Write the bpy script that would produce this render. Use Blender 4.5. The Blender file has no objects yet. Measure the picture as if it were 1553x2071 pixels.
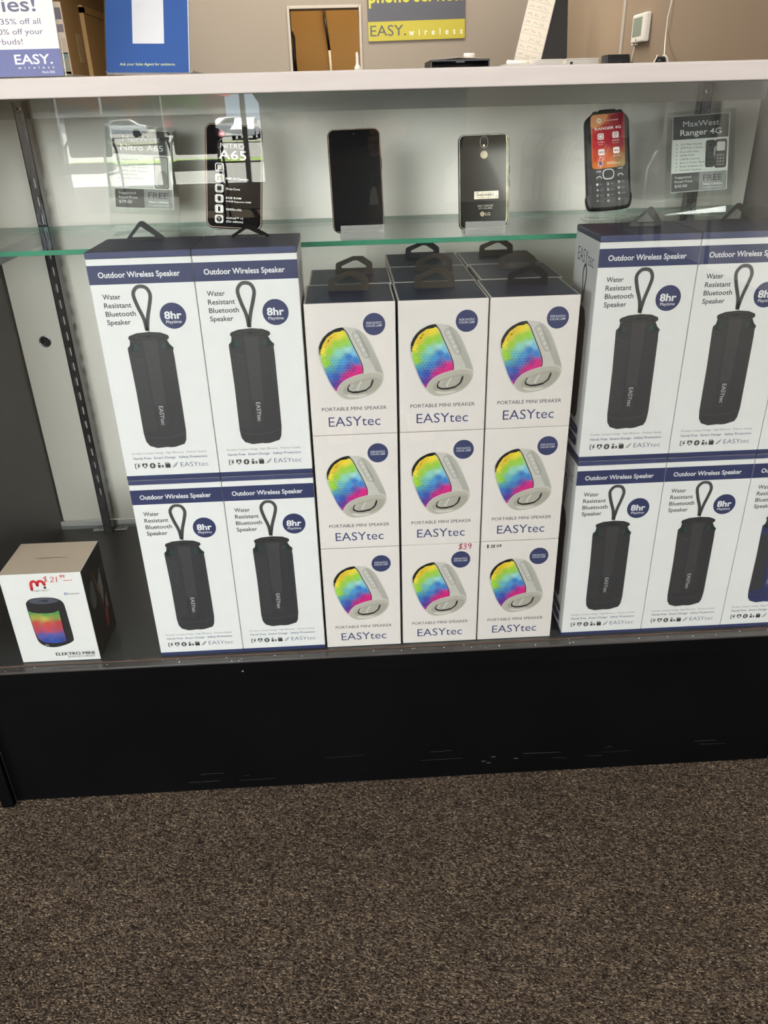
import bpy, bmesh, math, random
from mathutils import Vector, Matrix
from mathutils.geometry import delaunay_2d_cdt, tessellate_polygon

SC = bpy.context.scene
COL = SC.collection
random.seed(7)
R = math.radians
Z0 = 0.262                      # deck of the display case above the carpet

# ------------------------------------------------------------------ camera
cam_d = bpy.data.cameras.new('camera')
cam = bpy.data.objects.new('camera', cam_d)
COL.objects.link(cam)
PITCH, YAW, ROLL = 0.4811, 0.0389, -0.0266
cp, sp, cy_, sy_ = math.cos(PITCH), math.sin(PITCH), math.cos(YAW), math.sin(YAW)
FWD = Vector((sy_ * cp, cy_ * cp, -sp))
RGT = Vector((cy_, -sy_, 0))
UPV = RGT.cross(FWD)
c_, s_ = math.cos(ROLL), math.sin(ROLL)
CR = c_ * RGT + s_ * UPV
CU = -s_ * RGT + c_ * UPV
CAM = Vector((-0.0461, -0.9025, 0.6862 + Z0))
cam.matrix_world = Matrix(((CR.x, CU.x, -FWD.x, CAM.x), (CR.y, CU.y, -FWD.y, CAM.y), (CR.z, CU.z, -FWD.z, CAM.z), (0, 0, 0, 1)))
cam_d.sensor_fit = 'VERTICAL'
cam_d.sensor_height = 36.0
cam_d.lens = 1580.3448 / 2071 * 36.0
cam_d.clip_start = 0.01
cam_d.clip_end = 400
SC.camera = cam

# ------------------------------------------------------------------ world, sun, lamps, exposure
SC.view_settings.view_transform = 'Standard'
SC.view_settings.look = 'None'
SC.view_settings.gamma = 1
SC.view_settings.use_curve_mapping = False
SC.view_settings.exposure = 0.0
SC.cycles.use_denoising = True
SC.cycles.max_bounces = 12
SC.cycles.transparent_max_bounces = 24
SC.cycles.sample_clamp_indirect = 40
SC.cycles.caustics_reflective = False
SC.cycles.caustics_refractive = False

world = bpy.data.worlds.new('sky')
SC.world = world
world.use_nodes = True
wb = world.node_tree.nodes['Background']
wb.inputs[0].default_value = (0.72, 0.84, 1.0, 1)
wb.inputs[1].default_value = 6.0


def lamp(name, kind, loc, target, energy, color, size=None, size_y=None):
    d = bpy.data.lights.new(name, kind)
    d.energy = energy
    d.color = color
    o = bpy.data.objects.new(name, d)
    COL.objects.link(o)
    o.location = loc
    o.rotation_euler = (Vector(target) - Vector(loc)).to_track_quat('-Z', 'Y').to_euler()
    if kind == 'AREA':
        d.shape = 'RECTANGLE'
        d.size = size
        d.size_y = size_y or size
    return o


sun = lamp('sun', 'SUN', (0, -12, 20), (.05, -12 + .3, 20 - .9), 100, (1.0, .93, .82))
sun.data.angle = R(0.6)
lamp('daylight_lamp', 'AREA', (-1.2, -4.8, 1.66), (-0.1, 0.1, 0.80), 250, (1.0, .972, .965), 3.0, 1.2)
lamp('left_fill_lamp', 'AREA', (-2.7, -2.2, 1.0), (0.15, 0.2, 0.68), 84, (.95, .98, 1.0), 1.0, 1.5)  # unseen fill added at the left for the case back; no window stands there
lamp('right_fill_lamp', 'AREA', (1.6, -3.8, 1.66), (0.3, 0.2, 0.8), 95, (1.0, .965, .95), 1.3, 1.0)  # added fill from the right, brightens case interior and price card; no wall fitting
lamp('overhead_fill_front', 'AREA', (0.3, -5.6, 2.66), (0.3, -5.6, 0), 90, (1.0, .95, .88), 2.4, 1.2)  # unseen overhead fill, added to brighten the wall mirrored in the pane
lamp('overhead_fill_case', 'AREA', (0.6, -0.9, 2.66), (0.6, -0.9, 0), 12, (1.0, .95, .88), 1.2, .6)  # unseen overhead source, warm fill around the case
lamp('ceiling_lamp_back', 'AREA', (-0.1, 3.3, 2.66), (-0.1, 3.3, 0), 92, (1.0, .93, .82), 2.0, 1.2)
lamp('ceiling_lamp_hall', 'AREA', (-2.0, 7.5, 2.66), (-2.0, 7.5, 0), 130, (1.0, .86, .66), 1.2, 1.2)
lamp('ceiling_lamp_office', 'AREA', (0.0, 5.3, 2.6), (0.0, 5.3, 0), 26, (1.0, .82, .55), .8, .6)


# ------------------------------------------------------------------ colour and materials
def C(h, a=1.0):
    h = h.lstrip('#')
    out = []
    for i in (0, 2, 4):
        x = int(h[i:i + 2], 16) / 255
        out.append(x / 12.92 if x <= .04045 else ((x + .055) / 1.055) ** 2.4)
    return (out[0], out[1], out[2], a)


MATS = {}


def nodes(name):
    m = bpy.data.materials.new(name)
    m.use_nodes = True
    MATS[name] = m
    return m, m.node_tree, m.node_tree.nodes['Principled BSDF']


def mat(name, col=None, rough=.5, ink=1.0, metal=0.0, spec=.5, noise=0.0, nscale=20.0, bump=0.0, bscale=200.0, nstretch=None, alpha=None, coat=0.0):
    """Principled material; col None = printed colour from the mesh; noise = procedural tone variation."""
    m, nt, p = nodes(name)
    L = nt.links
    p.inputs['Roughness'].default_value = rough
    p.inputs['Metallic'].default_value = metal
    p.inputs['Specular IOR Level'].default_value = spec
    if coat:
        p.inputs['Coat Weight'].default_value = coat
        p.inputs['Coat Roughness'].default_value = .05
    if col is None:
        a = nt.nodes.new('ShaderNodeAttribute')
        a.attribute_name = 'Col'
        gain = nt.nodes.new('ShaderNodeVectorMath')     # reflectance of the paper stock
        gain.operation = 'SCALE'
        gain.inputs['Scale'].default_value = ink
        L.new(a.outputs['Color'], gain.inputs[0])
        src = gain.outputs[0]
    else:
        a = nt.nodes.new('ShaderNodeRGB')
        a.outputs[0].default_value = C(col)
        src = a.outputs[0]
    tc = nt.nodes.new('ShaderNodeTexCoord')
    vec = tc.outputs['Object']
    if nstretch:
        mp = nt.nodes.new('ShaderNodeMapping')
        mp.inputs['Scale'].default_value = nstretch
        L.new(vec, mp.inputs[0])
        vec = mp.outputs[0]
    if noise:
        n = nt.nodes.new('ShaderNodeTexNoise')
        n.inputs['Scale'].default_value = nscale
        n.inputs['Detail'].default_value = 5
        L.new(vec, n.inputs['Vector'])
        mr = nt.nodes.new('ShaderNodeMapRange')
        mr.inputs['From Min'].default_value = .3
        mr.inputs['From Max'].default_value = .7
        mr.inputs['To Min'].default_value = 1 - noise
        mr.inputs['To Max'].default_value = 1 + noise
        L.new(n.outputs['Fac'], mr.inputs['Value'])
        mx = nt.nodes.new('ShaderNodeVectorMath')
        mx.operation = 'SCALE'
        L.new(src, mx.inputs[0])
        L.new(mr.outputs[0], mx.inputs['Scale'])
        src = mx.outputs[0]
    L.new(src, p.inputs['Base Color'])
    if bump:
        n2 = nt.nodes.new('ShaderNodeTexNoise')
        n2.inputs['Scale'].default_value = bscale
        n2.inputs['Detail'].default_value = 3
        L.new(vec, n2.inputs['Vector'])
        b = nt.nodes.new('ShaderNodeBump')
        b.inputs['Strength'].default_value = bump
        b.inputs['Distance'].default_value = .001
        L.new(n2.outputs['Fac'], b.inputs['Height'])
        L.new(b.outputs[0], p.inputs['Normal'])
    if alpha is not None:
        p.inputs['Alpha'].default_value = alpha
    return m


def clear(name, tint='#ffffff', ior=1.5, rough=0.0, body=0.0, bodycol='#ffffff'):
    """Thin clear sheet: see-through plus Fresnel mirror; body = share of diffuse body colour."""
    m, nt, p = nodes(name)
    nt.nodes.remove(p)
    out = nt.nodes['Material Output']
    t = nt.nodes.new('ShaderNodeBsdfTransparent')
    t.inputs[0].default_value = C(tint)
    g = nt.nodes.new('ShaderNodeBsdfGlossy')
    g.inputs['Roughness'].default_value = rough
    f = nt.nodes.new('ShaderNodeFresnel')
    geo = nt.nodes.new('ShaderNodeNewGeometry')      # same mirror strength entering and leaving the sheet
    mr = nt.nodes.new('ShaderNodeMapRange')
    mr.inputs['To Min'].default_value = ior
    mr.inputs['To Max'].default_value = 1 / ior
    nt.links.new(geo.outputs['Backfacing'], mr.inputs['Value'])
    nt.links.new(mr.outputs[0], f.inputs['IOR'])
    mx = nt.nodes.new('ShaderNodeMixShader')
    base = t.outputs[0]
    if body:
        d = nt.nodes.new('ShaderNodeBsdfDiffuse')
        d.inputs[0].default_value = C(bodycol)
        m0 = nt.nodes.new('ShaderNodeMixShader')
        m0.inputs[0].default_value = body
        nt.links.new(t.outputs[0], m0.inputs[1])
        nt.links.new(d.outputs[0], m0.inputs[2])
        base = m0.outputs[0]
    nt.links.new(f.outputs[0], mx.inputs[0])
    nt.links.new(base, mx.inputs[1])
    nt.links.new(g.outputs[0], mx.inputs[2])
    nt.links.new(mx.outputs[0], out.inputs['Surface'])
    return m


mat('print', None, ink=.64, rough=.42, spec=.4, noise=.015, nscale=60)
mat('card_print', None, ink=.95, rough=.5, noise=.01, nscale=60)
mat('plastic_print', None, rough=.33, noise=.02, nscale=90)
mat('screen_print', None, rough=.06, spec=.5)
mat('smudged_glass', None, rough=.16, spec=.6, noise=.5, nscale=55, coat=.4)
mat('matte_print', None, rough=.7, noise=.03, nscale=40)
mat('white_laminate', '#a7a29f', rough=.6, spec=0.0, noise=.035, nscale=9, nstretch=(1, 6, 12))
mat('door_white', '#ece8df', rough=.38, noise=.012, nscale=4)
mat('rail_grey', '#b4b5b1', rough=.32, metal=.35)
mat('black_laminate', '#3e3f41', rough=.42, noise=.06, nscale=6)
mat('deck_black', '#2f3031', rough=.36, noise=.10, nscale=14)
mat('edge_brown', '#43332a', rough=.5, noise=.25, nscale=60)
mat('ledge_reflection_grey', '#3a3938', rough=.12, noise=.10, nscale=30)  # black ledge; the grey puts the mirrored white boxes into its colour
mat('chrome', '#b9bbc0', rough=.22, metal=1.0, noise=.3, nscale=60, nstretch=(6, 6, 1), bump=.15, bscale=300)
mat('standard_steel', '#66676d', rough=.16, metal=.9, noise=.35, nscale=50, nstretch=(4, 4, 1), bump=.1, bscale=240)
mat('zinc', '#9a9b98', rough=.4, metal=.8, noise=.15, nscale=60)
mat('aluminium', '#c9cbcb', rough=.35, metal=.15)
mat('hole_black', '#060606', rough=.6)
mat('tab_smoke', '#322d27', rough=.25, alpha=.84)
mat('tab_black', '#0d0e10', rough=.45, spec=.3)
mat('wall_paint', '#8c8275', rough=.75, noise=.02, nscale=2, bump=.15, bscale=350)
mat('wall_paint_brown', '#8c7a66', rough=.75, noise=.02, nscale=2, bump=.15, bscale=350)
mat('wall_tan', '#b08a52', rough=.8, noise=.03, nscale=3)
mat('wall_hall', '#8f7752', rough=.8, noise=.02, nscale=2)
mat('wall_light', '#d8d2c6', rough=.7, noise=.02, nscale=3)
mat('door_tan', '#a58c62', rough=.6, noise=.05, nscale=5, nstretch=(10, 10, 1))
mat('frame_grey', '#a79f93', rough=.55, noise=.02)
mat('ceiling_white', '#d8d5ce', rough=.8, noise=.03, nscale=30)
mat('cloth_dark', '#17181b', rough=.85, noise=.15, nscale=50)
mat('skin', '#b98b6d', rough=.55, noise=.05, nscale=40)
mat('hair', '#1c1512', rough=.6, noise=.2, nscale=60)
mat('chair_vinyl', '#5b5955', rough=.45, noise=.06, nscale=20, bump=.1)
mat('asphalt', '#8d8b88', rough=.9, noise=.08, nscale=2)
mat('grass', '#7c9440', rough=.9, noise=.3, nscale=8)
mat('leaf', '#567038', rough=.8, noise=.4, nscale=4)
mat('bark', '#4e4034', rough=.9, noise=.3, nscale=12)
mat('brick', '#7d5a4c', rough=.85, noise=.2, nscale=1.5)
mat('rubber', '#141414', rough=.8, noise=.1)
mat('white_plastic', '#dedad0', rough=.4, noise=.02)
mat('black_plastic', '#17181a', rough=.4, noise=.08)
clear('pane_glass', '#fbfdfc')
clear('acrylic', '#f8faf9', ior=1.42)
clear('frosted_acrylic', '#eef0ef', rough=.12, body=.34, bodycol='#c9c9c6')
clear('shelf_glass', '#f8fcfa', ior=1.33)
mat('shelf_edge', '#3f7f66', rough=.15, spec=.6, noise=.1, nscale=30)


def carpet_material():
    m, nt, p = nodes('carpet')
    L = nt.links
    N = nt.nodes.new
    tc = N('ShaderNodeTexCoord')
    mp = N('ShaderNodeMapping')
    mp.inputs['Rotation'].default_value = (0, 0, .5)
    mp.inputs['Scale'].default_value = (1, 1.5, 1)
    L.new(tc.outputs['Object'], mp.inputs[0])
    nz = N('ShaderNodeTexNoise')
    nz.inputs['Scale'].default_value = 160
    nz.inputs['Detail'].default_value = 2
    L.new(mp.outputs[0], nz.inputs['Vector'])
    add = N('ShaderNodeVectorMath')
    add.operation = 'MULTIPLY_ADD'
    L.new(nz.outputs['Color'], add.inputs[0])
    add.inputs[1].default_value = (.006, .006, 0)
    L.new(mp.outputs[0], add.inputs[2])
    v = N('ShaderNodeTexVoronoi')
    v.inputs['Scale'].default_value = 440
    L.new(add.outputs[0], v.inputs['Vector'])
    sep = N('ShaderNodeSeparateColor')
    L.new(v.outputs['Color'], sep.inputs[0])
    rp = N('ShaderNodeValToRGB')
    e = rp.color_ramp.elements
    e[0].position = 0
    e[0].color = C('#211c17')
    e[1].position = 1
    e[1].color = C('#8a7c69')
    for pos, c in ((.3, '#3a312a'), (.55, '#52483e'), (.8, '#675a4e')):
        q = e.new(pos)
        q.color = C(c)
    L.new(sep.outputs[0], rp.inputs[0])
    n2 = N('ShaderNodeTexNoise')
    n2.inputs['Scale'].default_value = 9
    n2.inputs['Detail'].default_value = 6
    L.new(mp.outputs[0], n2.inputs['Vector'])
    mr = N('ShaderNodeMapRange')
    mr.inputs['From Min'].default_value = .3
    mr.inputs['From Max'].default_value = .7
    mr.inputs['To Min'].default_value = .86
    mr.inputs['To Max'].default_value = 1.12
    L.new(n2.outputs['Fac'], mr.inputs['Value'])
    sc = N('ShaderNodeVectorMath')
    sc.operation = 'SCALE'
    L.new(rp.outputs[0], sc.inputs[0])
    L.new(mr.outputs[0], sc.inputs['Scale'])
    L.new(sc.outputs[0], p.inputs['Base Color'])
    p.inputs['Roughness'].default_value = 1.0
    p.inputs['Specular IOR Level'].default_value = .1
    b = N('ShaderNodeBump')
    b.inputs['Strength'].default_value = 1.0
    b.inputs['Distance'].default_value = .004
    b.invert = True
    L.new(v.outputs['Distance'], b.inputs['Height'])
    L.new(b.outputs[0], p.inputs['Normal'])


carpet_material()


def kick_material():
    m, nt, p = nodes('kick_black')
    L = nt.links
    N = nt.nodes.new
    tc = N('ShaderNodeTexCoord')
    v = N('ShaderNodeTexVoronoi')
    v.inputs['Scale'].default_value = 16
    L.new(tc.outputs['Object'], v.inputs['Vector'])
    lt = N('ShaderNodeMath')
    lt.operation = 'LESS_THAN'
    lt.inputs[1].default_value = .022
    L.new(v.outputs['Distance'], lt.inputs[0])
    n = N('ShaderNodeTexNoise')
    n.inputs['Scale'].default_value = 5
    n.inputs['Detail'].default_value = 6
    L.new(tc.outputs['Object'], n.inputs['Vector'])
    rp = N('ShaderNodeValToRGB')
    rp.color_ramp.elements[0].position = .3
    rp.color_ramp.elements[0].color = C('#040405')
    rp.color_ramp.elements[1].position = .75
    rp.color_ramp.elements[1].color = C('#070708')
    L.new(n.outputs['Fac'], rp.inputs[0])
    mx = N('ShaderNodeMix')
    mx.data_type = 'RGBA'
    L.new(lt.outputs[0], mx.inputs['Factor'])
    L.new(rp.outputs[0], mx.inputs['A'])
    mx.inputs['B'].default_value = C('#6b6862')
    L.new(mx.outputs['Result'], p.inputs['Base Color'])
    p.inputs['Roughness'].default_value = .5
    p.inputs['Specular IOR Level'].default_value = .05


kick_material()


# ------------------------------------------------------------------ mesh building
class MB:
    def __init__(s):
        s.v, s.f, s.c, s.m, s.sm = [], [], [], [], []

    def add(s, verts, faces, col='#ffffff', m=0, vcol=None, smooth=False):
        b = len(s.v)
        s.v.extend([tuple(x) for x in verts])
        cc = C(col) if isinstance(col, str) else col
        for f in faces:
            s.f.append([b + i for i in f])
            s.c.append([vcol[i] for i in f] if vcol else cc)
            s.m.append(m)
            s.sm.append(smooth)
        return s

    def bm(s, bm, col='#ffffff', m=0, M=None, smooth=False):
        if M is not None:
            bm.transform(M)
        bm.verts.index_update()
        s.add([v.co for v in bm.verts], [[v.index for v in f.verts] for f in bm.faces], col, m, smooth=smooth)
        bm.free()
        return s

    def box(s, x0, x1, y0, y1, z0, z1, col='#ffffff', m=0, bev=0.0, seg=2, M=None, smooth=False):
        bm = bmesh.new()
        bmesh.ops.create_cube(bm, size=1)
        bmesh.ops.transform(bm, matrix=Matrix.Translation(((x0 + x1) / 2, (y0 + y1) / 2, (z0 + z1) / 2)) @ Matrix.Diagonal((x1 - x0, y1 - y0, z1 - z0, 1)), verts=bm.verts)
        if bev:
            bmesh.ops.bevel(bm, geom=bm.edges[:], offset=bev, segments=seg, profile=.5, affect='EDGES')
        return s.bm(bm, col, m, M, smooth)

    def prism(s, pts, o, u, v, depth, col='#ffffff', m=0, hole=None, smooth=False):
        """2D outline (optionally with one hole) in plane o,u,v extruded along u x v by depth."""
        o, u, v = Vector(o), Vector(u), Vector(v)
        n = u.cross(v).normalized() * depth
        P = [o + u * a + v * b for a, b in pts]
        if hole is None:
            k = len(pts)
            s.add(P + [q + n for q in P], [list(range(k))[::-1], list(range(k, 2 * k))] + [[i, (i + 1) % k, k + (i + 1) % k, k + i] for i in range(k)], col, m, smooth=smooth)
        else:
            a, b = len(pts), len(hole)
            allp = [Vector((x, y)) for x, y in pts] + [Vector((x, y)) for x, y in hole]
            tri = tessellate_polygon([[Vector((x, y, 0)) for x, y in pts], [Vector((x, y, 0)) for x, y in hole]])
            P = [o + u * q.x + v * q.y for q in allp]
            k = a + b
            f = [list(t)[::-1] for t in tri] + [[k + i for i in t] for t in tri]
            f += [[i, (i + 1) % a, k + (i + 1) % a, k + i] for i in range(a)]
            f += [[a + (i + 1) % b, a + i, k + a + i, k + a + (i + 1) % b] for i in range(b)]
            s.add(P + [q + n for q in P], f, col, m)
        return s

    def tube(s, path, r, n=8, col='#ffffff', m=0, cap=True, closed=False):
        path = [Vector(p) for p in path]
        k = len(path)
        rr = r if isinstance(r, (list, tuple)) else [r] * k
        vs, fs = [], []
        prev = None
        for i, p in enumerate(path):
            if closed:
                t = path[(i + 1) % k] - path[i - 1]
            else:
                t = path[min(i + 1, k - 1)] - path[max(i - 1, 0)]
            t.normalize()
            if prev is None:
                a = t.orthogonal().normalized()
            else:
                a = (prev - t * prev.dot(t)).normalized()
            prev = a
            b = t.cross(a)
            for j in range(n):
                w = 2 * math.pi * j / n
                vs.append(p + (a * math.cos(w) + b * math.sin(w)) * rr[i])
        for i in range(k if closed else k - 1):
            i2 = (i + 1) % k
            for j in range(n):
                fs.append([i * n + j, i * n + (j + 1) % n, i2 * n + (j + 1) % n, i2 * n + j])
        if cap and not closed:
            fs.append(list(range(n))[::-1])
            fs.append([(k - 1) * n + j for j in range(n)])
        return s.add(vs, fs, col, m, smooth=True)

    def lathe(s, prof, o=(0, 0, 0), ax=(0, 0, 1), n=24, col='#ffffff', m=0):
        ax = Vector(ax).normalized()
        a = ax.orthogonal().normalized()
        b = ax.cross(a)
        o = Vector(o)
        vs, fs = [], []
        for r, h in prof:
            for j in range(n):
                w = 2 * math.pi * j / n
                vs.append(o + ax * h + (a * math.cos(w) + b * math.sin(w)) * r)
        for i in range(len(prof) - 1):
            for j in range(n):
                fs.append([i * n + j, i * n + (j + 1) % n, (i + 1) * n + (j + 1) % n, (i + 1) * n + j])
        fs.append(list(range(n))[::-1])
        fs.append([(len(prof) - 1) * n + j for j in range(n)])
        return s.add(vs, fs, col, m, smooth=True)

    def mesh(s, name, mats):
        me = bpy.data.meshes.new(name)
        me.from_pydata(s.v, [], s.f)
        at = me.color_attributes.new('Col', 'FLOAT_COLOR', 'CORNER')
        buf = []
        for f, c in zip(s.f, s.c):
            if isinstance(c, list):
                for q in c:
                    buf.extend(q)
            else:
                buf.extend(list(c) * len(f))
        at.data.foreach_set('color', buf)
        for mm in (mats if isinstance(mats, (list, tuple)) else [mats]):
            me.materials.append(MATS[mm])
        me.polygons.foreach_set('material_index', s.m)
        me.polygons.foreach_set('use_smooth', s.sm)
        me.update()
        return me

    def build(s, name, mats, parent=None, loc=None, smooth=False):
        o = bpy.data.objects.new(name, s.mesh(name, mats))
        COL.objects.link(o)
        if parent is not None:
            o.parent = parent
            if loc:
                o.location = loc
        else:
            l = loc or (0, 0, 0)
            o.location = (l[0], l[1], l[2] + Z0)
        if smooth:
            for p in o.data.polygons:
                p.use_smooth = True
        return o


def tag(o, label, cat, group=None, kind=None):
    o['label'] = label
    o['category'] = cat
    if group:
        o['group'] = group
    if kind:
        o['kind'] = kind
    return o


def thing(name, loc, label, cat, group=None, rot=(0, 0, 0)):
    o = bpy.data.objects.new(name, None)
    o.empty_display_size = .05
    COL.objects.link(o)
    o.location = (loc[0], loc[1], loc[2] + Z0)
    o.rotation_euler = rot
    return tag(o, label, cat, group)


def struct(o):
    o['kind'] = 'structure'
    return o


LIFT = .0005


def dup(root, loc, rot=None, label=None, group=None, skip=()):
    r = root.copy()
    COL.objects.link(r)
    r.location = (loc[0], loc[1], loc[2] + Z0)
    if rot:
        r.rotation_euler = rot
    if label:
        r['label'] = label
    if group:
        r['group'] = group
    for ch in root.children:
        if ch.name.split('.')[0] in skip:
            continue
        c = ch.copy()
        COL.objects.link(c)
        c.parent = r
        for g in ch.children:
            d = g.copy()
            COL.objects.link(d)
            d.parent = c
    return r


# ------------------------------------------------------------------ flat print work
_GL = {}


def glyphs(s, bold=0.0, sp=1.0):
    k = (s, bold, sp)
    if k not in _GL:
        cu = bpy.data.curves.new('lettering', 'FONT')
        cu.body = s
        cu.size = 1
        cu.offset = bold
        cu.space_character = sp
        cu.resolution_u = 3
        ob = bpy.data.objects.new('lettering', cu)
        COL.objects.link(ob)
        dg = bpy.context.evaluated_depsgraph_get()
        me = ob.evaluated_get(dg).to_mesh()
        v = [(x.co.x, x.co.y) for x in me.vertices]
        f = [list(p.vertices) for p in me.polygons]
        ob.evaluated_get(dg).to_mesh_clear()
        bpy.data.objects.remove(ob)
        bpy.data.curves.remove(cu)
        xs = [a for a, b in v] or [0]
        _GL[k] = (v, f, min(xs), max(xs))
    return _GL[k]


CAP = .729      # capital height of the built-in face at size 1


def inside(p, poly):
    x, y = p
    r = False
    j = len(poly) - 1
    for i in range(len(poly)):
        xi, yi = poly[i]
        xj, yj = poly[j]
        if (yi > y) != (yj > y) and x < (xj - xi) * (y - yi) / (yj - yi) + xi:
            r = not r
        j = i
    return r


def circ(x, y, rx, ry=None, n=28, a0=0.0, a1=360.0):
    ry = rx if ry is None else ry
    full = abs(a1 - a0) >= 360
    k = n if full else n + 1
    return [(x + rx * math.cos(R(a0 + (a1 - a0) * i / n)), y + ry * math.sin(R(a0 + (a1 - a0) * i / n))) for i in range(k)]


def rrect(x0, y0, x1, y1, r, n=4):
    out = []
    for cx, cy, a in ((x1 - r, y1 - r, 0), (x0 + r, y1 - r, 90), (x0 + r, y0 + r, 180), (x1 - r, y0 + r, 270)):
        out += [(cx + r * math.cos(R(a + 90 * i / n)), cy + r * math.sin(R(a + 90 * i / n))) for i in range(n + 1)]
    return out


def smoothpoly(pts, k=3):
    """closed Catmull-Rom through pts"""
    out = []
    n = len(pts)
    for i in range(n):
        p0, p1, p2, p3 = (Vector(pts[(i + d) % n]) for d in (-1, 0, 1, 2))
        for j in range(k):
            t = j / k
            q = .5 * ((2 * p1) + (p2 - p0) * t + (2 * p0 - 5 * p1 + 4 * p2 - p3) * t * t + (3 * p1 - p0 - 3 * p2 + p3) * t ** 3)
            out.append((q.x, q.y))
    return out


class Art:
    """Ink on a flat face: millimetre coordinates on plane o,u,v; layer L lifts a print by a hair."""

    def __init__(s, mb, o, u=(1, 0, 0), v=(0, 0, 1), m=0, eps=.00008):
        s.mb, s.o, s.u, s.v, s.m, s.eps = mb, Vector(o), Vector(u), Vector(v), m, eps
        s.n = s.u.cross(s.v).normalized()

    def P(s, x, y, L):
        return s.o + s.u * (x * .001) + s.v * (y * .001) + s.n * (s.eps * (L + 1))

    def poly(s, pts, col, L=0):
        tri = tessellate_polygon([[Vector((x, y, 0)) for x, y in pts]])
        s.mb.add([s.P(x, y, L) for x, y in pts], [list(t) for t in tri], col, s.m)

    def rect(s, x0, y0, x1, y1, col, L=0):
        s.mb.add([s.P(x0, y0, L), s.P(x1, y0, L), s.P(x1, y1, L), s.P(x0, y1, L)], [[0, 1, 2, 3]], col, s.m)

    def ring(s, pts_o, pts_i, col, L=0):
        k = len(pts_o)
        s.mb.add([s.P(x, y, L) for x, y in pts_o] + [s.P(x, y, L) for x, y in pts_i], [[i, (i + 1) % k, k + (i + 1) % k, k + i] for i in range(k)], col, s.m)

    def stroke(s, pts, w, col, L=0, closed=False):
        k = len(pts)
        a, b = [], []
        for i in range(k):
            p0 = Vector(pts[(i - 1) % k] if closed or i else pts[0])
            p1 = Vector(pts[(i + 1) % k] if closed or i < k - 1 else pts[-1])
            t = (p1 - p0)
            t = t.normalized() if t.length else Vector((1, 0))
            nn = Vector((-t.y, t.x)) * (w / 2)
            q = Vector(pts[i])
            a.append(q + nn)
            b.append(q - nn)
        f = [[i, (i + 1) % k, k + (i + 1) % k, k + i] for i in range(k if closed else k - 1)]
        s.mb.add([s.P(q.x, q.y, L) for q in a + b], f, col, s.m)

    def text(s, t, x, y, w=None, h=None, col='#222222', L=0, bold=0.0, align='l', rot=0.0, sp=1.0, shear=0.0):
        """x,y = baseline start (l), centre (c) or end (r); w = width, h = capital height (mm)."""
        v, f, x0, x1 = glyphs(t, bold, sp)
        tw = max(x1 - x0, 1e-6)
        if w is None:
            sy = h / CAP
            sx = sy
        else:
            sx = w / tw
            sy = h / CAP if h else sx
        W = tw * sx
        off = {'l': 0, 'c': -W / 2, 'r': -W}[align]
        ca, sa = math.cos(R(rot)), math.sin(R(rot))
        out = []
        for a, b in v:
            px = (a - x0) * sx + off + shear * b * sy
            py = b * sy
            out.append(s.P(x + px * ca - py * sa, y + px * sa + py * ca, L))
        s.mb.add(out, f, col, s.m)

    def grad(s, pts, fn, step, L=0):
        xs = [p[0] for p in pts]
        ys = [p[1] for p in pts]
        vs = [Vector(p) for p in pts]
        y = min(ys) + step / 2
        while y < max(ys):
            x = min(xs) + step / 2
            while x < max(xs):
                if inside((x, y), pts):
                    vs.append(Vector((x, y)))
                x += step
            y += step
        k = len(pts)
        r = delaunay_2d_cdt(vs, [], [list(range(k))], 1, 1e-4)
        s.mb.add([s.P(q.x, q.y, L) for q in r[0]], [list(t) for t in r[2]], '#ffffff', s.m, vcol=[fn(q.x, q.y) for q in r[0]])


def blend(anchors, p=3.0):
    an = [(x, y, C(c)) for x, y, c in anchors]

    def fn(x, y):
        W = 0
        acc = [0, 0, 0]
        for ax, ay, c in an:
            w = 1 / (((x - ax) ** 2 + (y - ay) ** 2) ** (p / 2) + 1e-3)
            W += w
            for i in range(3):
                acc[i] += w * c[i]
        return (acc[0] / W, acc[1] / W, acc[2] / W, 1)
    return fn

# ================================================================== the room (z given from the deck level, floor at -Z0)
F = -Z0
CEIL = 2.7 - Z0


def slab(name, x0, x1, y0, y1, z0, z1, m):
    return struct(MB().box(x0, x1, y0, y1, z0, z1).build(name, m))


slab('floor', -3.2, 2.3, -8.1, 12.6, F - .05, F, 'carpet')
slab('ceiling', -3.2, 2.3, -8.1, 12.6, CEIL, CEIL + .05, 'ceiling_white')
slab('wall_left', -3.2, -3.1, -8.1, 12.6, F, CEIL, 'wall_hall')
slab('wall_right', 2.2, 2.3, -8.1, 1.0, F, CEIL, 'wall_light')
slab('wall_right_return', 1.172, 2.2, .9, 1.0, F, CEIL, 'wall_light')
slab('wall_right_rear', 1.172, 1.272, 1.0, 4.6, F, CEIL, 'wall_paint_brown')
slab('trim_seam', 1.166, 1.172, 2.905, 2.935, F, CEIL, 'frame_grey')
slab('wall_hall_end', -3.1, -1.0, 12.5, 12.6, F, CEIL, 'wall_hall')
slab('wall_hall_side', -1.1, -1.0, 4.7, 12.5, F, CEIL, 'wall_hall')
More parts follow.
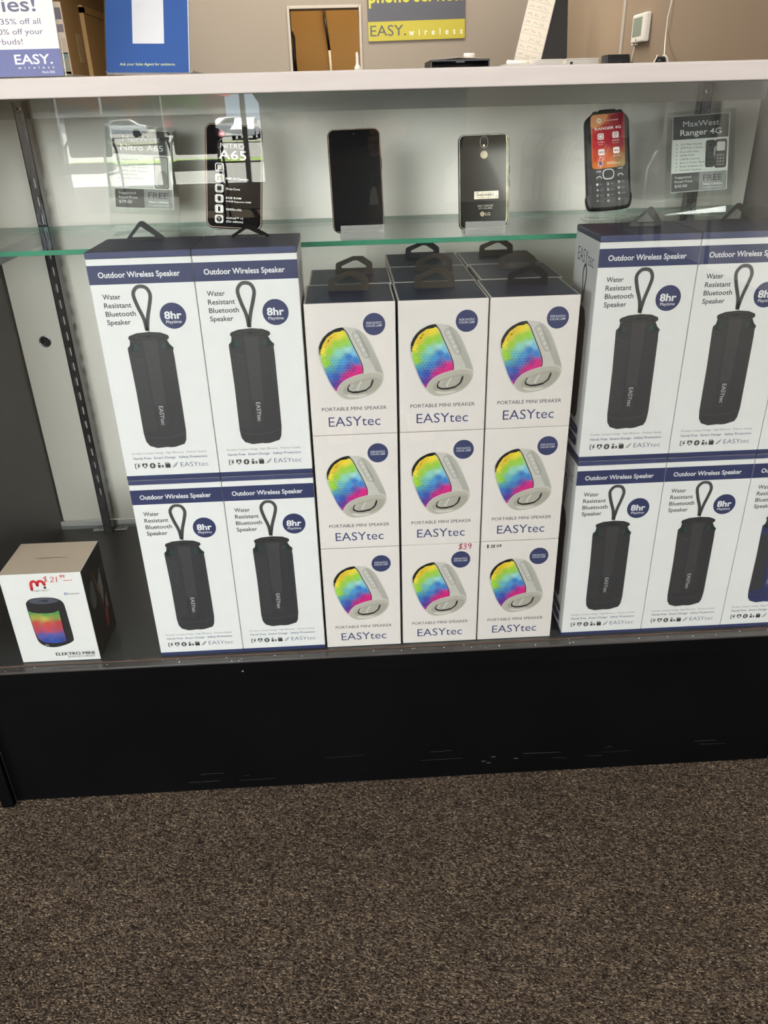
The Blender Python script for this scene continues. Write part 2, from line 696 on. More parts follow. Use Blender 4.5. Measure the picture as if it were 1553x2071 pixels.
# back wall with the pass-through opening
OX0, OX1, OZ0, OZ1 = -.314, .096, .55, 1.196
mb = MB()
mb.box(-1.1, OX0, 4.6, 4.7, F, CEIL)
mb.box(OX1, 1.272, 4.6, 4.7, F, CEIL)
mb.box(OX0, OX1, 4.6, 4.7, F, OZ0)
mb.box(OX0, OX1, 4.6, 4.7, OZ1, CEIL)
struct(mb.build('wall_back', 'wall_paint'))
mb = MB()
for a in ((OX0 - .016, OX0, OZ0 - .016, OZ1 + .016), (OX1, OX1 + .016, OZ0 - .016, OZ1 + .016), (OX0, OX1, OZ1, OZ1 + .016), (OX0, OX1, OZ0 - .016, OZ0)):
    mb.box(a[0], a[1], 4.588, 4.71, a[2], a[3], bev=.003)
struct(mb.build('trim_opening', 'frame_grey'))
slab('wall_office', -1.0, 1.272, 5.9, 6.0, F, CEIL, 'wall_tan')
slab('wall_office_side', 1.172, 1.272, 4.7, 5.9, F, CEIL, 'wall_tan')
# hall door, set in a shallow frame on the left wall
mb = MB().box(-3.1, -3.06, 10.4, 11.35, F, 1.74, bev=.004)
d = struct(mb.build('door_1', 'door_tan'))
mb = MB()
mb.box(-.02, .05, -.08, 0, 0, 2.06)
mb.box(-.02, .05, .95, 1.03, 0, 2.06)
mb.box(-.02, .05, -.08, 1.03, 2.002, 2.08)
o = mb.build('door_frame', 'door_tan', d, (-3.1, 10.4, F))
mb = MB().lathe([(.012, 0), (.012, .03), (.027, .035), (.027, .06), (.015, .068)], (0, 0, 0), (1, 0, 0), 14)
mb.build('door_knob', 'chrome', d, (-3.06, 11.27, .72))

# window wall behind the photographer
WX0, WX1, WZ0, WZ1 = -2.92, -.80, -.035, 2.35
mb = MB()
mb.box(-3.1, WX0, -8.1, -8.0, F, CEIL)
mb.box(WX1, 2.2, -8.1, -8.0, F, CEIL)
mb.box(WX0, WX1, -8.1, -8.0, F, WZ0)
mb.box(WX0, WX1, -8.1, -8.0, WZ1, CEIL)
struct(mb.build('wall_front', 'wall_light'))
wroot = bpy.data.objects.new('window_1', None)
COL.objects.link(wroot)
wroot.location = ((WX0 + WX1) / 2, -8.05, Z0 + WZ0)
struct(wroot)
ww, wh = (WX1 - WX0) / 2, WZ1 - WZ0
mb = MB()
for a, b in ((-ww, -ww + .05), (-.03 - .02, .05 - .02), (.82, .87), (ww - .05, ww)):
    mb.box(a, b, -.04, .04, 0, wh, bev=.004)
mb.box(-ww, ww, -.035, .035, 0, .03, bev=.003)
mb.box(-ww, ww, -.04, .04, wh - .05, wh, bev=.004)
mb.box(.87, ww - .05, -.03, .03, .22, .235)
mb.build('window_frame', 'aluminium', wroot)
MB().box(-ww + .05, ww - .05, -.003, .003, .03, wh - .05).build('window_pane', 'pane_glass', wroot)

# ================================================================== display case
CW = .594       # half width inside
case = thing('display_case', (0, .2, F), 'long black laminate display case with glass front and white rear sliding doors', 'display case')
CO = (0, -.2, Z0)       # case parts are written in deck coordinates


def cpart(mb, name, m, parent=case):
    return mb.build(name, m, parent, CO if parent is case else None)


for s in (-1, 1):
    mb = MB().box(min(s * CW, s * (CW + .018)), max(s * CW, s * (CW + .018)), -.0055, .45, F, .7046, bev=.0008)
    mb.box(min(s * CW, s * (CW + .018)), max(s * CW, s * (CW + .018)), -.0145, -.0055, F, .698, m=1)
    mb.box(min(s * CW, s * (CW + .018)), max(s * CW, s * (CW + .018)), -.0155, -.0145, F, .698, m=1)
    cpart(mb, 'side_panel', ['black_laminate', 'kick_black'])
cpart(MB().box(-CW, CW, -.0059, .45, -.0034, 0, bev=.0004).box(-CW, CW, .0125, .45, -.019, -.0034), 'deck', 'deck_black')
mb = MB().box(-CW, CW, -.0195, -.0061, -.0035, -.0004, bev=.0006)
random.seed(3)
for i in range(46):
    x, y = random.uniform(-.58, .58), random.uniform(-.0185, -.0075)
    r = random.uniform(.0003, .0009)
    mb.add([(x + r * math.cos(k), y + .8 * r * math.sin(k), -.0003) for k in (0, 1.2, 2.4, 3.6, 4.9)], [[0, 1, 2, 3, 4]], m=1)
o = cpart(mb, 'front_ledge', ['ledge_reflection_grey', 'matte_print'])
cpart(MB().box(-CW, CW, -.0070, -.0059, -.0004, .0013), 'glass_seal', 'edge_brown')
cpart(MB().box(-CW, CW, -.0193, -.004, -.0285, -.0036, bev=.0008), 'ledge_lip', 'kick_black')
mb = MB().box(-CW, CW, -.004, .012, F + .002, -.0036, m=0)
art = Art(mb, (0, -.004, 0), m=1)
random.seed(11)
for i in range(15):         # scuffs near the carpet
    x, y = random.uniform(-330, 480), random.uniform(-246, -205)
    l = random.uniform(8, 70)
    art.stroke([(x, y), (x + l / 2, y + random.uniform(-1, 1.2)), (x + l, y + random.uniform(-1.5, 2))], random.uniform(.25, .8), random.choice(('#1b1b1b', '#191a1c', '#242322')))
for x, y in ((135, -232), (143, -236), (186, -230), (150, -224)):
    art.poly(circ(x, y, 4, 1.4, 10), '#1d1f1f')
cpart(mb, 'kick_panel', ['kick_black', 'matte_print'])
cpart(MB().box(-CW, CW, -.0057, -.0012, .0002, .7044), 'front_pane', 'pane_glass')
# rear sliding doors in two tracks
for s, x0, x1, y in ((0, -CW + .002, .0, .409), (1, -.0098, CW - .002, .4025)):
    mb = MB().box(x0, x1, y, y + .005, .012, .69, bev=.0005)
    d = cpart(mb, 'sliding_door', 'door_white')
    if s == 0:
        mb = MB().lathe([(.0098, 0), (.0098, .0012), (.0078, .0012), (.0078, .0006)], (-.5513, y - .0002, .3493), (0, -1, 0), 26, m=0)
        mb.lathe([(.0078, .0), (.0078, .0007)], (-.5513, y - .0002, .3493), (0, -1, 0), 26, m=1)
        mb.build('finger_pull', ['chrome', 'tab_black'], d)
mb = MB().box(-CW, CW, .394, .398, .679, .7046)
mb.box(-CW, CW, .398, .425, .7, .7046)
mb.box(-CW, CW, .4078, .4088, .679, .7)
cpart(mb, 'top_track', 'rail_grey')
mb = MB().box(-CW, CW, .3985, .4005, 0, .0155, bev=.0006)
mb.box(-CW, CW, .3985, .425, 0, .006)
cpart(mb, 'bottom_track', 'aluminium')
cpart(MB().box(-CW, CW, .43, .45, F, .0), 'rear_kick', 'black_laminate')


def standard(x):
    """slotted upright: folded channel with a real row of slots"""
    w, y0, y1, z0, z1 = .0148, .374, .3935, .002, .7015
    slots = [.0853 + .02545 * i for i in range(25)]
    slots = [z for z in slots if z < .60]
    sw, sh = .0021, .0075
    mb = MB()
    k = .0012
    zz = [z0]
    for z in slots:
        zz += [z - sh, z + sh]
    zz.append(z1)
    mb.box(x, x + w / 2 - sw, y0, y0 + k, z0, z1)
    mb.box(x + w / 2 + sw, x + w, y0, y0 + k, z0, z1)
    for i in range(0, len(zz), 2):
        mb.box(x + w / 2 - sw, x + w / 2 + sw, y0, y0 + k, zz[i], zz[i + 1])
    for z in slots:      # rounded slot ends
        for sg in (-1, 1):
            for t in (-1, 1):
                c = (x + w / 2 + t * sw, z + sg * sh)
                mb.prism([(c[0], c[1]), (c[0] - t * sw, c[1]), (c[0] - t * sw * .45, c[1] - sg * sw * .3), (c[0], c[1] - sg * sw)], (0, y0 + k * .5, 0), (1, 0, 0), (0, 0, 1), -k * .4)
    mb.box(x, x + k, y0, y1, z0, z1)
    mb.box(x + w - k, x + w, y0, y1, z0, z1)
    st = cpart(mb, 'shelf_standard', 'standard_steel')
    mb = MB().lathe([(.0048, 0), (.0046, .0012), (.003, .0022), (.0, .0024)], (x + w / 2, y0, .692), (0, -1, 0), 20, m=0)
    for a in (.5, .5 + math.pi / 2):
        ca, sa = math.cos(a) * .003, math.sin(a) * .003
        px, pz = -math.sin(a) * .0006, math.cos(a) * .0006
        c = Vector((x + w / 2, y0 - .0026, .692))
        mb.add([c + Vector((ca + px, 0, sa + pz)), c + Vector((-ca + px, 0, -sa + pz)), c + Vector((-ca - px, 0, -sa - pz)), c + Vector((ca - px, 0, sa - pz))], [[0, 1, 2, 3]], m=1)
    mb.build('screw', ['chrome', 'hole_black'], st)
    for s in (-1, 1):
        xc = x + w / 2 + s * .0195
        mb = MB().box(xc - .0115, xc + .0115, .384, .3965, .0002, .0032, bev=.0008)
        mb.lathe([(.0042, 0), (.003, .0018), (0, .002)], (xc, .390, .0032), (0, 0, 1), 12)
        mb.build('foot_plate', 'zinc', st)
    mb = MB().box(x + w / 2 - .002, x + w / 2 + .002, .17, .3735, .510, .5282, bev=.0006)
    mb.build('shelf_bracket', 'standard_steel', st)


standard(-.5095)
standard(.4885)

# worktop over the case
mb = MB().box(-.80, .80, -.0195, .47, .7050, .7167, bev=.0012)
mb.box(-.80, .80, -.02, -.0065, .6988, .7160, bev=.0012)
tag(mb.build('countertop', 'white_laminate'), 'whitish streaked laminate countertop over the display case', 'countertop')
# glass shelf
sh = thing('glass_shelf', (0, .245, .5285), 'clear glass shelf with green edge carrying the display phones', 'glass shelf')
MB().box(-.592, .592, -.1135, .115, 0, .006).build('shelf_pane', 'shelf_glass', sh)
MB().box(-.592, .592, -.115, -.1136, 0, .006, bev=.0004).build('shelf_edge', 'shelf_edge', sh)
MB().box(-.592, .592, .1151, .1163, 0, .006, bev=.0004).build('shelf_edge', 'shelf_edge', sh)

# ================================================================== boxed speakers
NAVY, NAVY2, INK, INKB = '#2c345f', '#343c66', '#3b3c42', '#39406f'
WHITE = '#e6e6e8'
TW, TD, TH = .1156, .0975, .2747


def icon(a, k, x, y, s, col):
    """six small feature pictograms, s = size"""
    q = lambda pts: [(x + px * s, y + py * s) for px, py in pts]
    if k == 0:
        a.stroke(q([(.45, .95), (.1, .95), (.1, .05), (.35, .05)]), s * .16, col, 1)
        a.poly(q([(.75, 1), (.4, .45), (.65, .45), (.5, 0), (1, .62), (.72, .62), (.95, 1)]), col, 1)
    elif k == 1:
        a.poly(q([(.05, 1), (.95, 1), (.95, .45), (.5, 0), (.05, .45)]), col, 1)
        a.poly(q([(.5, .9), (.25, .5), (.3, .32), (.5, .22), (.7, .32), (.75, .5)]), WHITE, 2)
        a.poly(q([(.5, .6), (.42, .42), (.5, .34), (.58, .42)]), col, 3)
    elif k == 2:
        a.poly(q(circ(.5, .5, .52, n=20)), col, 1)
        a.stroke(q([(.28, .66), (.68, .34), (.5, .16), (.5, .84), (.68, .66), (.28, .34)]), s * .1, WHITE, 2)
    elif k == 3:
        a.rect(*q([(.0, .05)])[0], *q([(.3, .62)])[0], col, 1)
        a.rect(*q([(.05, .74)])[0], *q([(.42, 1)])[0], col, 1)
        a.rect(*q([(.3, .1)])[0], *q([(1, .55)])[0], col, 1)
        a.rect(*q([(.45, .2)])[0], *q([(.72, .45)])[0], WHITE, 2)
    elif k == 4:
        a.poly(q([(.05, 1), (.68, 1), (.95, .72), (.95, 0), (.05, 0)]), col, 1)
        for i in range(3):
            a.rect(*q([(.18 + .18 * i, .74)])[0], *q([(.27 + .18 * i, .92)])[0], WHITE, 2)
    else:
        a.stroke(q([(0, .05), (.3, .25), (.75, .72), (1, 1)]), s * .1, col, 1)
        a.poly(q([(.2, .35), (.38, .12), (.8, .55), (.62, .8)]), col, 2)
        a.poly(q([(.32, .36), (.4, .27), (.68, .56), (.6, .67)]), WHITE, 3)


def tall_front(a, body='#343438', strip='#3f3f43', cap='#2b2b2e', tagc='#37373b'):
    W = 115.6
    a.rect(0, 239.6, W, 260.2, NAVY)
    a.text('Outdoor Wireless Speaker', 11, 246.9, w=90, h=6.4, col='#ececf0', L=1, bold=.018)
    for i, t in enumerate(('Water', 'Resistant', 'Bluetooth', 'Speaker')):
        a.text(t, 11.5, 223.2 - 9.5 * i, w=(20, 30.4, 33.8, 26.6)[i], h=5.9, col=INK, bold=.014)
    # carrying loop
    lp = smoothpoly([(54.9, 185), (53.4, 200), (48.6, 215), (46, 228), (50, 235), (55.7, 236.6), (61.6, 234.4), (64.6, 227), (62.2, 216), (58.4, 203.5), (55.8, 191)], 4)
    a.stroke(lp[1:-1], 4.2, '#37383c', 1)
    k = 0
    for i in range(2, len(lp) - 2):
        p, q = Vector(lp[i]), Vector(lp[i + 1])
        t = (q - p)
        n = Vector((-t.y, t.x)).normalized()
        for f in (.0, .5):
            c = p + t * f
            for sgn in (-1, 1):
                e = c + n * sgn * (.8 if k % 2 else 1.5)
                a.poly(circ(e.x, e.y, .34, n=4), '#8b8c90', 2)
            k += 1
    a.poly(circ(86.6, 202.7, 14.9, n=40), NAVY, 0)
    a.text('8hr', 86.5, 199.5, w=19.5, h=8.6, col='#ececf0', L=1, bold=.03, align='c')
    a.text('Playtime', 86.6, 194.3, w=17.4, h=3.6, col='#ececf0', L=1, bold=.005, align='c')
    # the pictured cylinder
    a.poly([(31.8, 178.4), (33.6, 181.4), (41.9, 184.2), (56.7, 185.4), (69.7, 184.2), (77, 181.2), (78.6, 177.6), (75.7, 175.3), (76.5, 172.5), (78.6, 169.6), (81.9, 166.2), (80.8, 162), (81.3, 153.8), (81.7, 104.6), (81.9, 63.1), (80.5, 51.2), (77.9, 46), (66.4, 42.4), (60, 42.0), (57, 42.6), (50, 42), (44.3, 41.6), (35.3, 44.8), (31.6, 50.9), (30.4, 61.2), (30.4, 117.3), (29.2, 163.6), (29.3, 167.4), (32.5, 170.3), (33.3, 176)], body, 1)
    a.poly(circ(55.2, 179.4, 23.1, 5.2, 30), cap, 2)
    a.ring(circ(55.2, 180, 15, 3.1, 26), circ(55.2, 180, 14.2, 2.7, 26), '#45464a', 3)
    a.poly(circ(55.2, 180.2, 3.4, 1.1, 14), '#151517', 3)
    for sg in (0, 1):
        w = [(33.9, 174.6), (41.3, 171.2), (42.1, 167.2), (40, 162.6), (31.9, 162.8), (31.4, 168.1)] if not sg else [(75.8, 175), (69, 171.7), (68.3, 167.6), (70.2, 163.2), (80.6, 165.2), (78.4, 169.6)]
        a.poly(w, '#16292a', 3)
        a.poly([(q[0] * .5 + (40.6 if not sg else 69.4) * .5, q[1] * .75 + 167 * .25) for q in w], '#2c4547', 4)
        for j in range(3):
            x = 34.4 + 2.2 * j if not sg else 73 + 2.2 * j
            a.stroke([(x, 164), (x + .3, 171 - j * .6)], .6, '#0d1414', 5)
    a.poly([(30.0, 152), (45.5, 154), (48.2, 66), (31.0, 60.8)], '#38383c', 2)
    for r in range(42):         # woven side texture
        y = 64 + r * 2.1
        for cidx in range(5):
            x = 32.2 + cidx * 2.9 + (r % 2) * 1.4 + (y - 64) * -.011
            a.rect(x, y, x + 1.5, y + .55, '#424246', 3)
    a.poly([(46.9, 176), (47.5, 156.2), (48.1, 113.6), (49, 79.2), (50.2, 68), (53, 64.6), (58.6, 64.6), (62.4, 68), (63.6, 75), (63.9, 96.9), (64, 144.9), (64.7, 175.6)], strip, 3)
    a.stroke([(47.3, 175.3), (47.9, 156.2), (48.5, 113.6), (49.4, 79.2)], .5, '#252528', 4)
    a.stroke([(64.9, 174), (64.2, 145), (64, 97)], .6, '#242427', 4)
    a.poly(rrect(49.8, 65.6, 63.2, 98.4, 6), tagc, 4)
    a.ring(rrect(49.6, 65.4, 63.4, 98.6, 6), rrect(50.1, 65.9, 62.9, 98.1, 5.6), '#2a2a2e', 5)
    a.text('EASYtec', 53.7, 95.8, w=24.4, h=5.4, col='#c9c9cd', L=6, rot=-90)
    for i, yy in enumerate((149, 137, 125, 113)):
        a.ring(circ(55.6, yy, 2.2, n=14), circ(55.6, yy, 1.8, n=14), '#35353a', 4)
    a.stroke([(30.6, 60), (36, 56.6), (44, 55.1), (56, 55), (68, 56.2), (76, 58.8), (81.6, 62.6)], .8, '#4b4b50', 4)
    a.stroke([(29.6, 157.6), (37, 154.2), (46.5, 153)], .7, '#48484d', 4)
    a.stroke([(80.9, 152), (81.2, 100), (81.3, 66)], .7, '#47474c', 2)
    for i, (t, x, w) in enumerate((('Portable Compact Design', 11.7, 38.5), ('High Efficiency', 53, 22), ('Premium Quality', 78.6, 24.4))):
        a.text(t, x, 34.0, w=w, h=2.5, col='#707178')
    for t, x, w in (('Hands Free', 12.2, 21.8), ('Smart Design', 37.4, 27), ('Safety Protection', 68.3, 34.7)):
        a.text(t, x, 27.2, w=w, h=3.1, col=INKB, bold=.008)
    for k, x in enumerate((12.4, 21.4, 30.8, 40.8, 49.6, 58.8)):
        icon(a, k, x, 14.8, 7.0, '#35353a')
    a.text('EASYtec', 69, 15.4, w=34.2, h=6.5, col=INKB, bold=-.012)
    a.rect(0, 0, W, 5.4, NAVY)


def tall_side(a, body='#2c2c30'):
    W = 97.5
    a.text('EASYtec', 15, 236, w=66, h=17, col='#4b4b50', bold=-.012)
    lp = smoothpoly([(50, 183), (47, 205), (43, 224), (48, 234), (53, 234), (57, 224), (53, 205)], 4)
    a.stroke(lp[1:-1], 3, '#37383c', 1)
    a.poly(rrect(32, 46, 70, 180, 12), body, 1)
    a.poly(rrect(36, 164, 66, 186, 9), '#26262a', 2)
    for y in (28, 12):
        a.poly(rrect(28, y, 80, y + 12, 5.9), NAVY, 0)
        a.rect(38, y + 5, 68, y + 7, '#8f94b4', 1)
    a.rect(0, 0, W, 5.4, NAVY)


TAB_TRI = ([(1.8, 0), (42.2, 0), (43.7, .6), (44, 2.2), (43, 3.8), (23, 20.6), (20.5, 21.5), (18, 21.2), (15.8, 19.6), (.6, 3.6), (0, 1.8), (.6, .4)], [(6.6, 3.6), (32.5, 3.6), (33, 4.4), (18.6, 15), (17, 15), (6.2, 4.6)])
TAB_HEX = ([(0, 0), (50, 0), (49.4, 12.8), (48.6, 14.6), (47, 15.8), (38.5, 22), (36, 22.9), (24, 22.9), (21.5, 22), (3.2, 15.4), (1.4, 14), (.8, 12)], [(9.2, 8), (40.6, 8), (41.4, 8.8), (41, 10.4), (30.5, 17), (29, 17.4), (25, 17.4), (23.4, 16.8), (8.6, 10.6), (8.2, 9.2)])
mm = lambda pts: [(x * .001, y * .001) for x, y in pts]


def tall_box(name, label, art_kw, side_kw):
    t = thing(name, (0, 0, 0), label, 'boxed speaker')
    w, d, h = TW / 2, TD / 2, TH
    mb = MB().box(-w, w, -d, d, 0, .2672, WHITE, bev=.0006, seg=1)
    tall_front(Art(mb, (-w, -d, 0)), **art_kw)
    tall_side(Art(mb, (-w, d, 0), (0, -1, 0)), **side_kw)
    tall_side(Art(mb, (w, -d, 0), (0, 1, 0)), **side_kw)
    mb.build('carton', 'print', t)
    mb = MB().box(-w - .0002, w + .0002, -d - .0008, d + .0002, .2672, h, '#4a4c62', bev=.0016, seg=2)  # navy lid greyed, sheen of its top put into the colour
    Art(mb, (-w, -d - .0008, .2672)).rect(1.6, 1.0, 114, 6.4, '#3b426c')
    mb.build('lid', 'print', t)
    return t


def tri_tab(t, x, y, tilt, lean=0.0, sx=1.0, m='tab_black', zs=1.0):
    mb = MB()
    o, i = TAB_TRI
    sh_ = lambda pts: [((px + lean * py) * .001 * sx, py * .001 * zs) for px, py in pts]
    mb.prism(sh_(o), (0, 0, 0), (1, 0, 0), (0, math.sin(R(tilt)), math.cos(R(tilt))), .0012, hole=sh_(i))
    mb.box(.004, .040 * sx, -.0008, .0008, -.0002, .0022)
    return mb.build('hang_tab', m, t, (x, y, TH))


def price_strokes(a, s, x, y, h, col, w=.9, L=6, slant=.12):
    """handwritten figures as marker strokes"""
    G = {'$': [[(.55, .82), (.3, .92), (.08, .74), (.3, .52), (.58, .34), (.32, .08), (.02, .2)], [(.4, 1.08), (.26, -.1)]],
         '2': [[(.04, .78), (.25, .98), (.5, .84), (.42, .5), (.06, .04), (.3, .1), (.62, .02)]],
         '1': [[(.3, 1), (.26, 0)]],
         '9': [[(.52, .8), (.3, .98), (.06, .74), (.3, .52), (.52, .8), (.5, .4), (.4, 0)]],
         '3': [[(.06, .86), (.34, .98), (.48, .76), (.2, .55), (.5, .38), (.36, .04), (.02, .1)]],
         '8': [[(.4, .95), (.1, .8), (.42, .42), (.3, .02), (.08, .2), (.42, .6), (.46, .88), (.3, .98)]],
         '4': [[(.08, .95), (.04, .45), (.5, .46)], [(.46, .95), (.42, 0)]],
         '.': [[(.12, .02), (.2, .08)]]}
    for ch in s:
        if ch == ' ':
            x += h * .4
            continue
        for st in G[ch]:
            pts = [Vector(p) for p in st]
            out = []
            for i in range(len(pts) - 1):
                p0, p1, p2, p3 = pts[max(i - 1, 0)], pts[i], pts[i + 1], pts[min(i + 2, len(pts) - 1)]
                for j in range(4):
                    t = j / 4
                    out.append(.5 * ((2 * p1) + (p2 - p0) * t + (2 * p0 - 5 * p1 + 4 * p2 - p3) * t * t + (3 * p1 - p0 - 3 * p2 + p3) * t ** 3))
            out.append(pts[-1])
            a.stroke([(x + (q.x + slant * q.y) * h, y + q.y * h) for q in out], w, col, L)
        x += h * (.34 if ch == '.' else .46 if ch == '1' else .72)


T0 = tall_box('tall_speaker_box', 'tall white and navy speaker box top left in the left stack, triangular hanger upright', {}, {})
TB = tall_box('tall_speaker_box', 'tall white speaker box picturing a navy blue speaker, cut off at bottom right', dict(body='#2f3560', strip='#394070', cap='#2a3058', tagc='#343b6a'), dict(body='#2c3258'))
GT = 'tall boxed outdoor speakers stacked behind the glass'
LX, RX, PIT = -.3318, .2398, .1163
tri_tab(T0, -.0285, .0300, -2)
cx = lambda x0, c: x0 + c * PIT + TW / 2
T0.location = (cx(LX, 0), TD / 2 + .0008, TH + .0008 + Z0)
T0['group'] = GT
t = dup(T0, (cx(LX, 1), TD / 2 + .0008, TH + .0008), label='tall speaker box top right in the left stack, its hanger bent down before a phone', group=GT, skip=('hang_tab',))
tri_tab(t, -.022, .024, 52, zs=.9)
dup(T0, (cx(LX, 0), TD / 2 + .0008, LIFT), label='tall speaker box at the foot of the left stack, standing on bare black deck side', group=GT, skip=('hang_tab',))
dup(T0, (cx(LX, 1), TD / 2 + .0008, LIFT), label='tall speaker box at the foot of the left stack, pressed against the mini speaker boxes', group=GT, skip=('hang_tab',))
for c, lab in ((0, 'tall speaker box atop the right stack, lettered side showing, hanger leaning'), (1, 'tall speaker box second along the top row at right, below the $30.00 price card'), (2, 'tall speaker box at the far right of the top row, only a sliver showing')):
    t = dup(T0, (cx(RX, c), TD / 2 + .0008, TH + .0008), label=lab, group=GT, skip=('hang_tab',))
    if c < 2:
        tri_tab(t, -.0065 if c == 0 else -.006, .012 if c == 0 else .024, 14 if c == 0 else -4, lean=.42 if c == 0 else -.1, sx=.9 if c == 0 else 1)
for c, lab in ((0, 'tall speaker box on the deck right of the 38.49 priced mini box'), (1, 'tall speaker box in the bottom row of the right stack')):
    dup(T0, (cx(RX, c), TD / 2 + .0008, LIFT), label=lab, group=GT, skip=('hang_tab',))
TB.location = (cx(RX, 2), TD / 2 + .0008, LIFT + Z0)
TB['group'] = GT

# ---- mini speaker boxes
MW, MD, MH = .105, .1036, .1617


def mini_front(a):
    LG_, MG, DG = '#c9c6c1', '#b9b6b0', '#a5a29c'
    out = smoothpoly([(43.2, 133.6), (55.4, 132.4), (64.6, 128.1), (71.3, 121), (78, 107.8), (84.7, 90.9), (89.1, 77.4), (89.6, 70), (85.1, 60.2), (76.3, 51.7), (61.3, 46.6), (47.7, 45.2), (40.5, 47), (33.4, 52.2), (26.6, 62.3), (20.3, 77.3), (15.3, 92), (12.8, 104.1), (13.4, 110.5), (16.2, 117.4), (21, 123.9), (28.3, 129.5), (36.7, 132.6)], 3)
    a.poly(out, LG_, 0)
    a.poly([(56.5, 132.1), (60, 131), (65.7, 126.9), (71, 121), (76.5, 110.5), (81.3, 99.4), (85.4, 89), (88.4, 79.5), (89.2, 74.9), (80.1, 78.9), (78.5, 85.1), (70.7, 103.3), (64.1, 117.7), (58.7, 128.3)], '#bdbab5', 1)
    for i in range(26):         # ribs of the knitted flank
        t = i / 25
        x0, y0 = 59.5 + 20.5 * t, 128.5 - 47 * t - 2.2 * math.sin(t * 3.1)
        x1, y1 = min(63.5 + 26.4 * t ** .85, 89), 129.0 - 52 * t
        a.stroke([(x0, y0), (x1, y1)], .55, '#98958f', 2)
    for i in range(5):
        for j in range(3):
            a.poly(circ(66.2 + 2.6 * i - j * .6, 92 - 2.6 * j - .5 * i, .45, n=5), '#9d9a95', 2)
    a.poly([(43.2, 133.4), (38, 132.8), (34.3, 131.8), (25.9, 127.4), (20.5, 122.4), (16.6, 116.5), (14.4, 111), (14.6, 102.2), (18.5, 101), (24, 112), (33, 126), (44.8, 129.5), (45, 131.5)], '#17181a', 1)
    rain = [(43, 130.5), (46.9, 126.4), (51.2, 118.1), (57.6, 102.6), (63.1, 90.4), (64.9, 84.3), (64.4, 77.4), (58, 75.8), (52.8, 74.4), (41.6, 69.2), (36.6, 63.6), (33, 56.4), (31.2, 57.6), (28.5, 62), (24.4, 69.8), (19.4, 83.4), (16.2, 95.6), (16.4, 106.3), (19.4, 114.4), (24.4, 121.9), (32.9, 127.8), (41.2, 128.9)]
    Y, G, LB, B, M, PM, PB, O = '#ecd83c', '#9bd03c', '#a9dbe4', '#2f7ecb', '#d8197f', '#7c2a8c', '#3f3f9c', '#e9c636'
    fn = blend([(42.3, 127.7, Y), (37, 124.5, Y), (35.6, 114, G), (26.9, 106, G), (45.4, 116.5, G), (47.8, 111.2, '#8fd06a'), (48.3, 108, LB), (36.5, 102.5, '#8fd6c8'), (55, 103.5, '#7cc3e6'), (49, 98.5, B), (57.8, 93.5, B), (42, 92.5, '#4aa0dd'), (31, 93, '#6fc0c6'), (23, 91, G), (26.2, 84, '#4f9fb8'), (26, 76, '#3c6fc0'), (38, 84, '#3d86d2'), (48, 86.5, '#4f62bd'), (53, 83, '#b12f93'), (59, 82.6, M), (62.6, 79, M), (51, 77, M), (43.5, 72.5, '#c0248a'), (37, 65, PM), (32.6, 59, '#b02590'), (29.5, 63.6, PB), (33, 74, '#3a55b4'), (19.1, 95.5, G), (17.7, 107, Y), (21, 113.5, O), (25, 119.6, O), (34, 125, O)], 3.4)
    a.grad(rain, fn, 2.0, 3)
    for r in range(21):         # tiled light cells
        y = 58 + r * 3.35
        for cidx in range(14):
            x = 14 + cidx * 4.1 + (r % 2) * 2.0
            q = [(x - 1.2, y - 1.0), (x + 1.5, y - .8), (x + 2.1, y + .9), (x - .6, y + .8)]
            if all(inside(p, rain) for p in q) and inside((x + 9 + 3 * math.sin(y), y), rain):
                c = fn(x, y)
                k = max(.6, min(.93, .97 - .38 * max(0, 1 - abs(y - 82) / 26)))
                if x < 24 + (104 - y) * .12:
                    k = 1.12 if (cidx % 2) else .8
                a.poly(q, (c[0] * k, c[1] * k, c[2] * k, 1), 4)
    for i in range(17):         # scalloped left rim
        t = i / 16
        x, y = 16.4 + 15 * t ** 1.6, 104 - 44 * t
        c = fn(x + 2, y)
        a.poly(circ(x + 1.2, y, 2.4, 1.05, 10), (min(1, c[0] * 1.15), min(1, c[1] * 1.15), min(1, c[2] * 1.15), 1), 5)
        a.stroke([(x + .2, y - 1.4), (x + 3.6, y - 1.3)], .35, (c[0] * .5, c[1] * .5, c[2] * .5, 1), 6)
    for i in range(7):
        t = i / 6
        a.poly(circ(17.3 + 13 * t, 107 + 15.5 * t ** .75, 1.5, 1.1, 8), '#ecc93c', 4)
    a.stroke([(43.2, 133.2), (48.1, 126.9), (54.5, 112.1), (61, 97.7), (64.5, 88), (65.3, 83), (64.9, 77.4)], .9, '#17181c', 5)
    # button strip
    ca, sa = math.cos(R(-63.5)), math.sin(R(-63.5))
    pill = [(64 + px * ca - py * sa, 112 + px * sa + py * ca) for px, py in rrect(-17.5, -4.1, 17.5, 4.1, 4)]
    pin = [(64 + px * ca - py * sa, 112 + px * sa + py * ca) for px, py in rrect(-17, -3.6, 17, 3.6, 3.5)]
    a.ring(pill, pin, '#8f8c87', 3)
    a.poly(pin, '#c0bdb8', 2)
    P2 = lambda px, py: (64 + px * ca - py * sa, 112 + px * sa + py * ca)
    a.ring([P2(-13, -1.6), P2(-11, 0), P2(-13, 1.6)], [P2(-12.6, -.8), P2(-11.6, 0), P2(-12.6, .8)], '#f2f1ee', 4)
    a.stroke([P2(-7.6, -1.2), P2(-5.2, 1), P2(-7.6, 1), P2(-5.2, -1.2)], .5, '#f2f1ee', 4)
    a.stroke([P2(-1.8, 0), P2(2, 0)], .7, '#f2f1ee', 4)
    a.ring([P2(*q) for q in circ(6.6, 0, 1.6, n=14)], [P2(*q) for q in circ(6.6, 0, 1.1, n=14)], '#f2f1ee', 4)
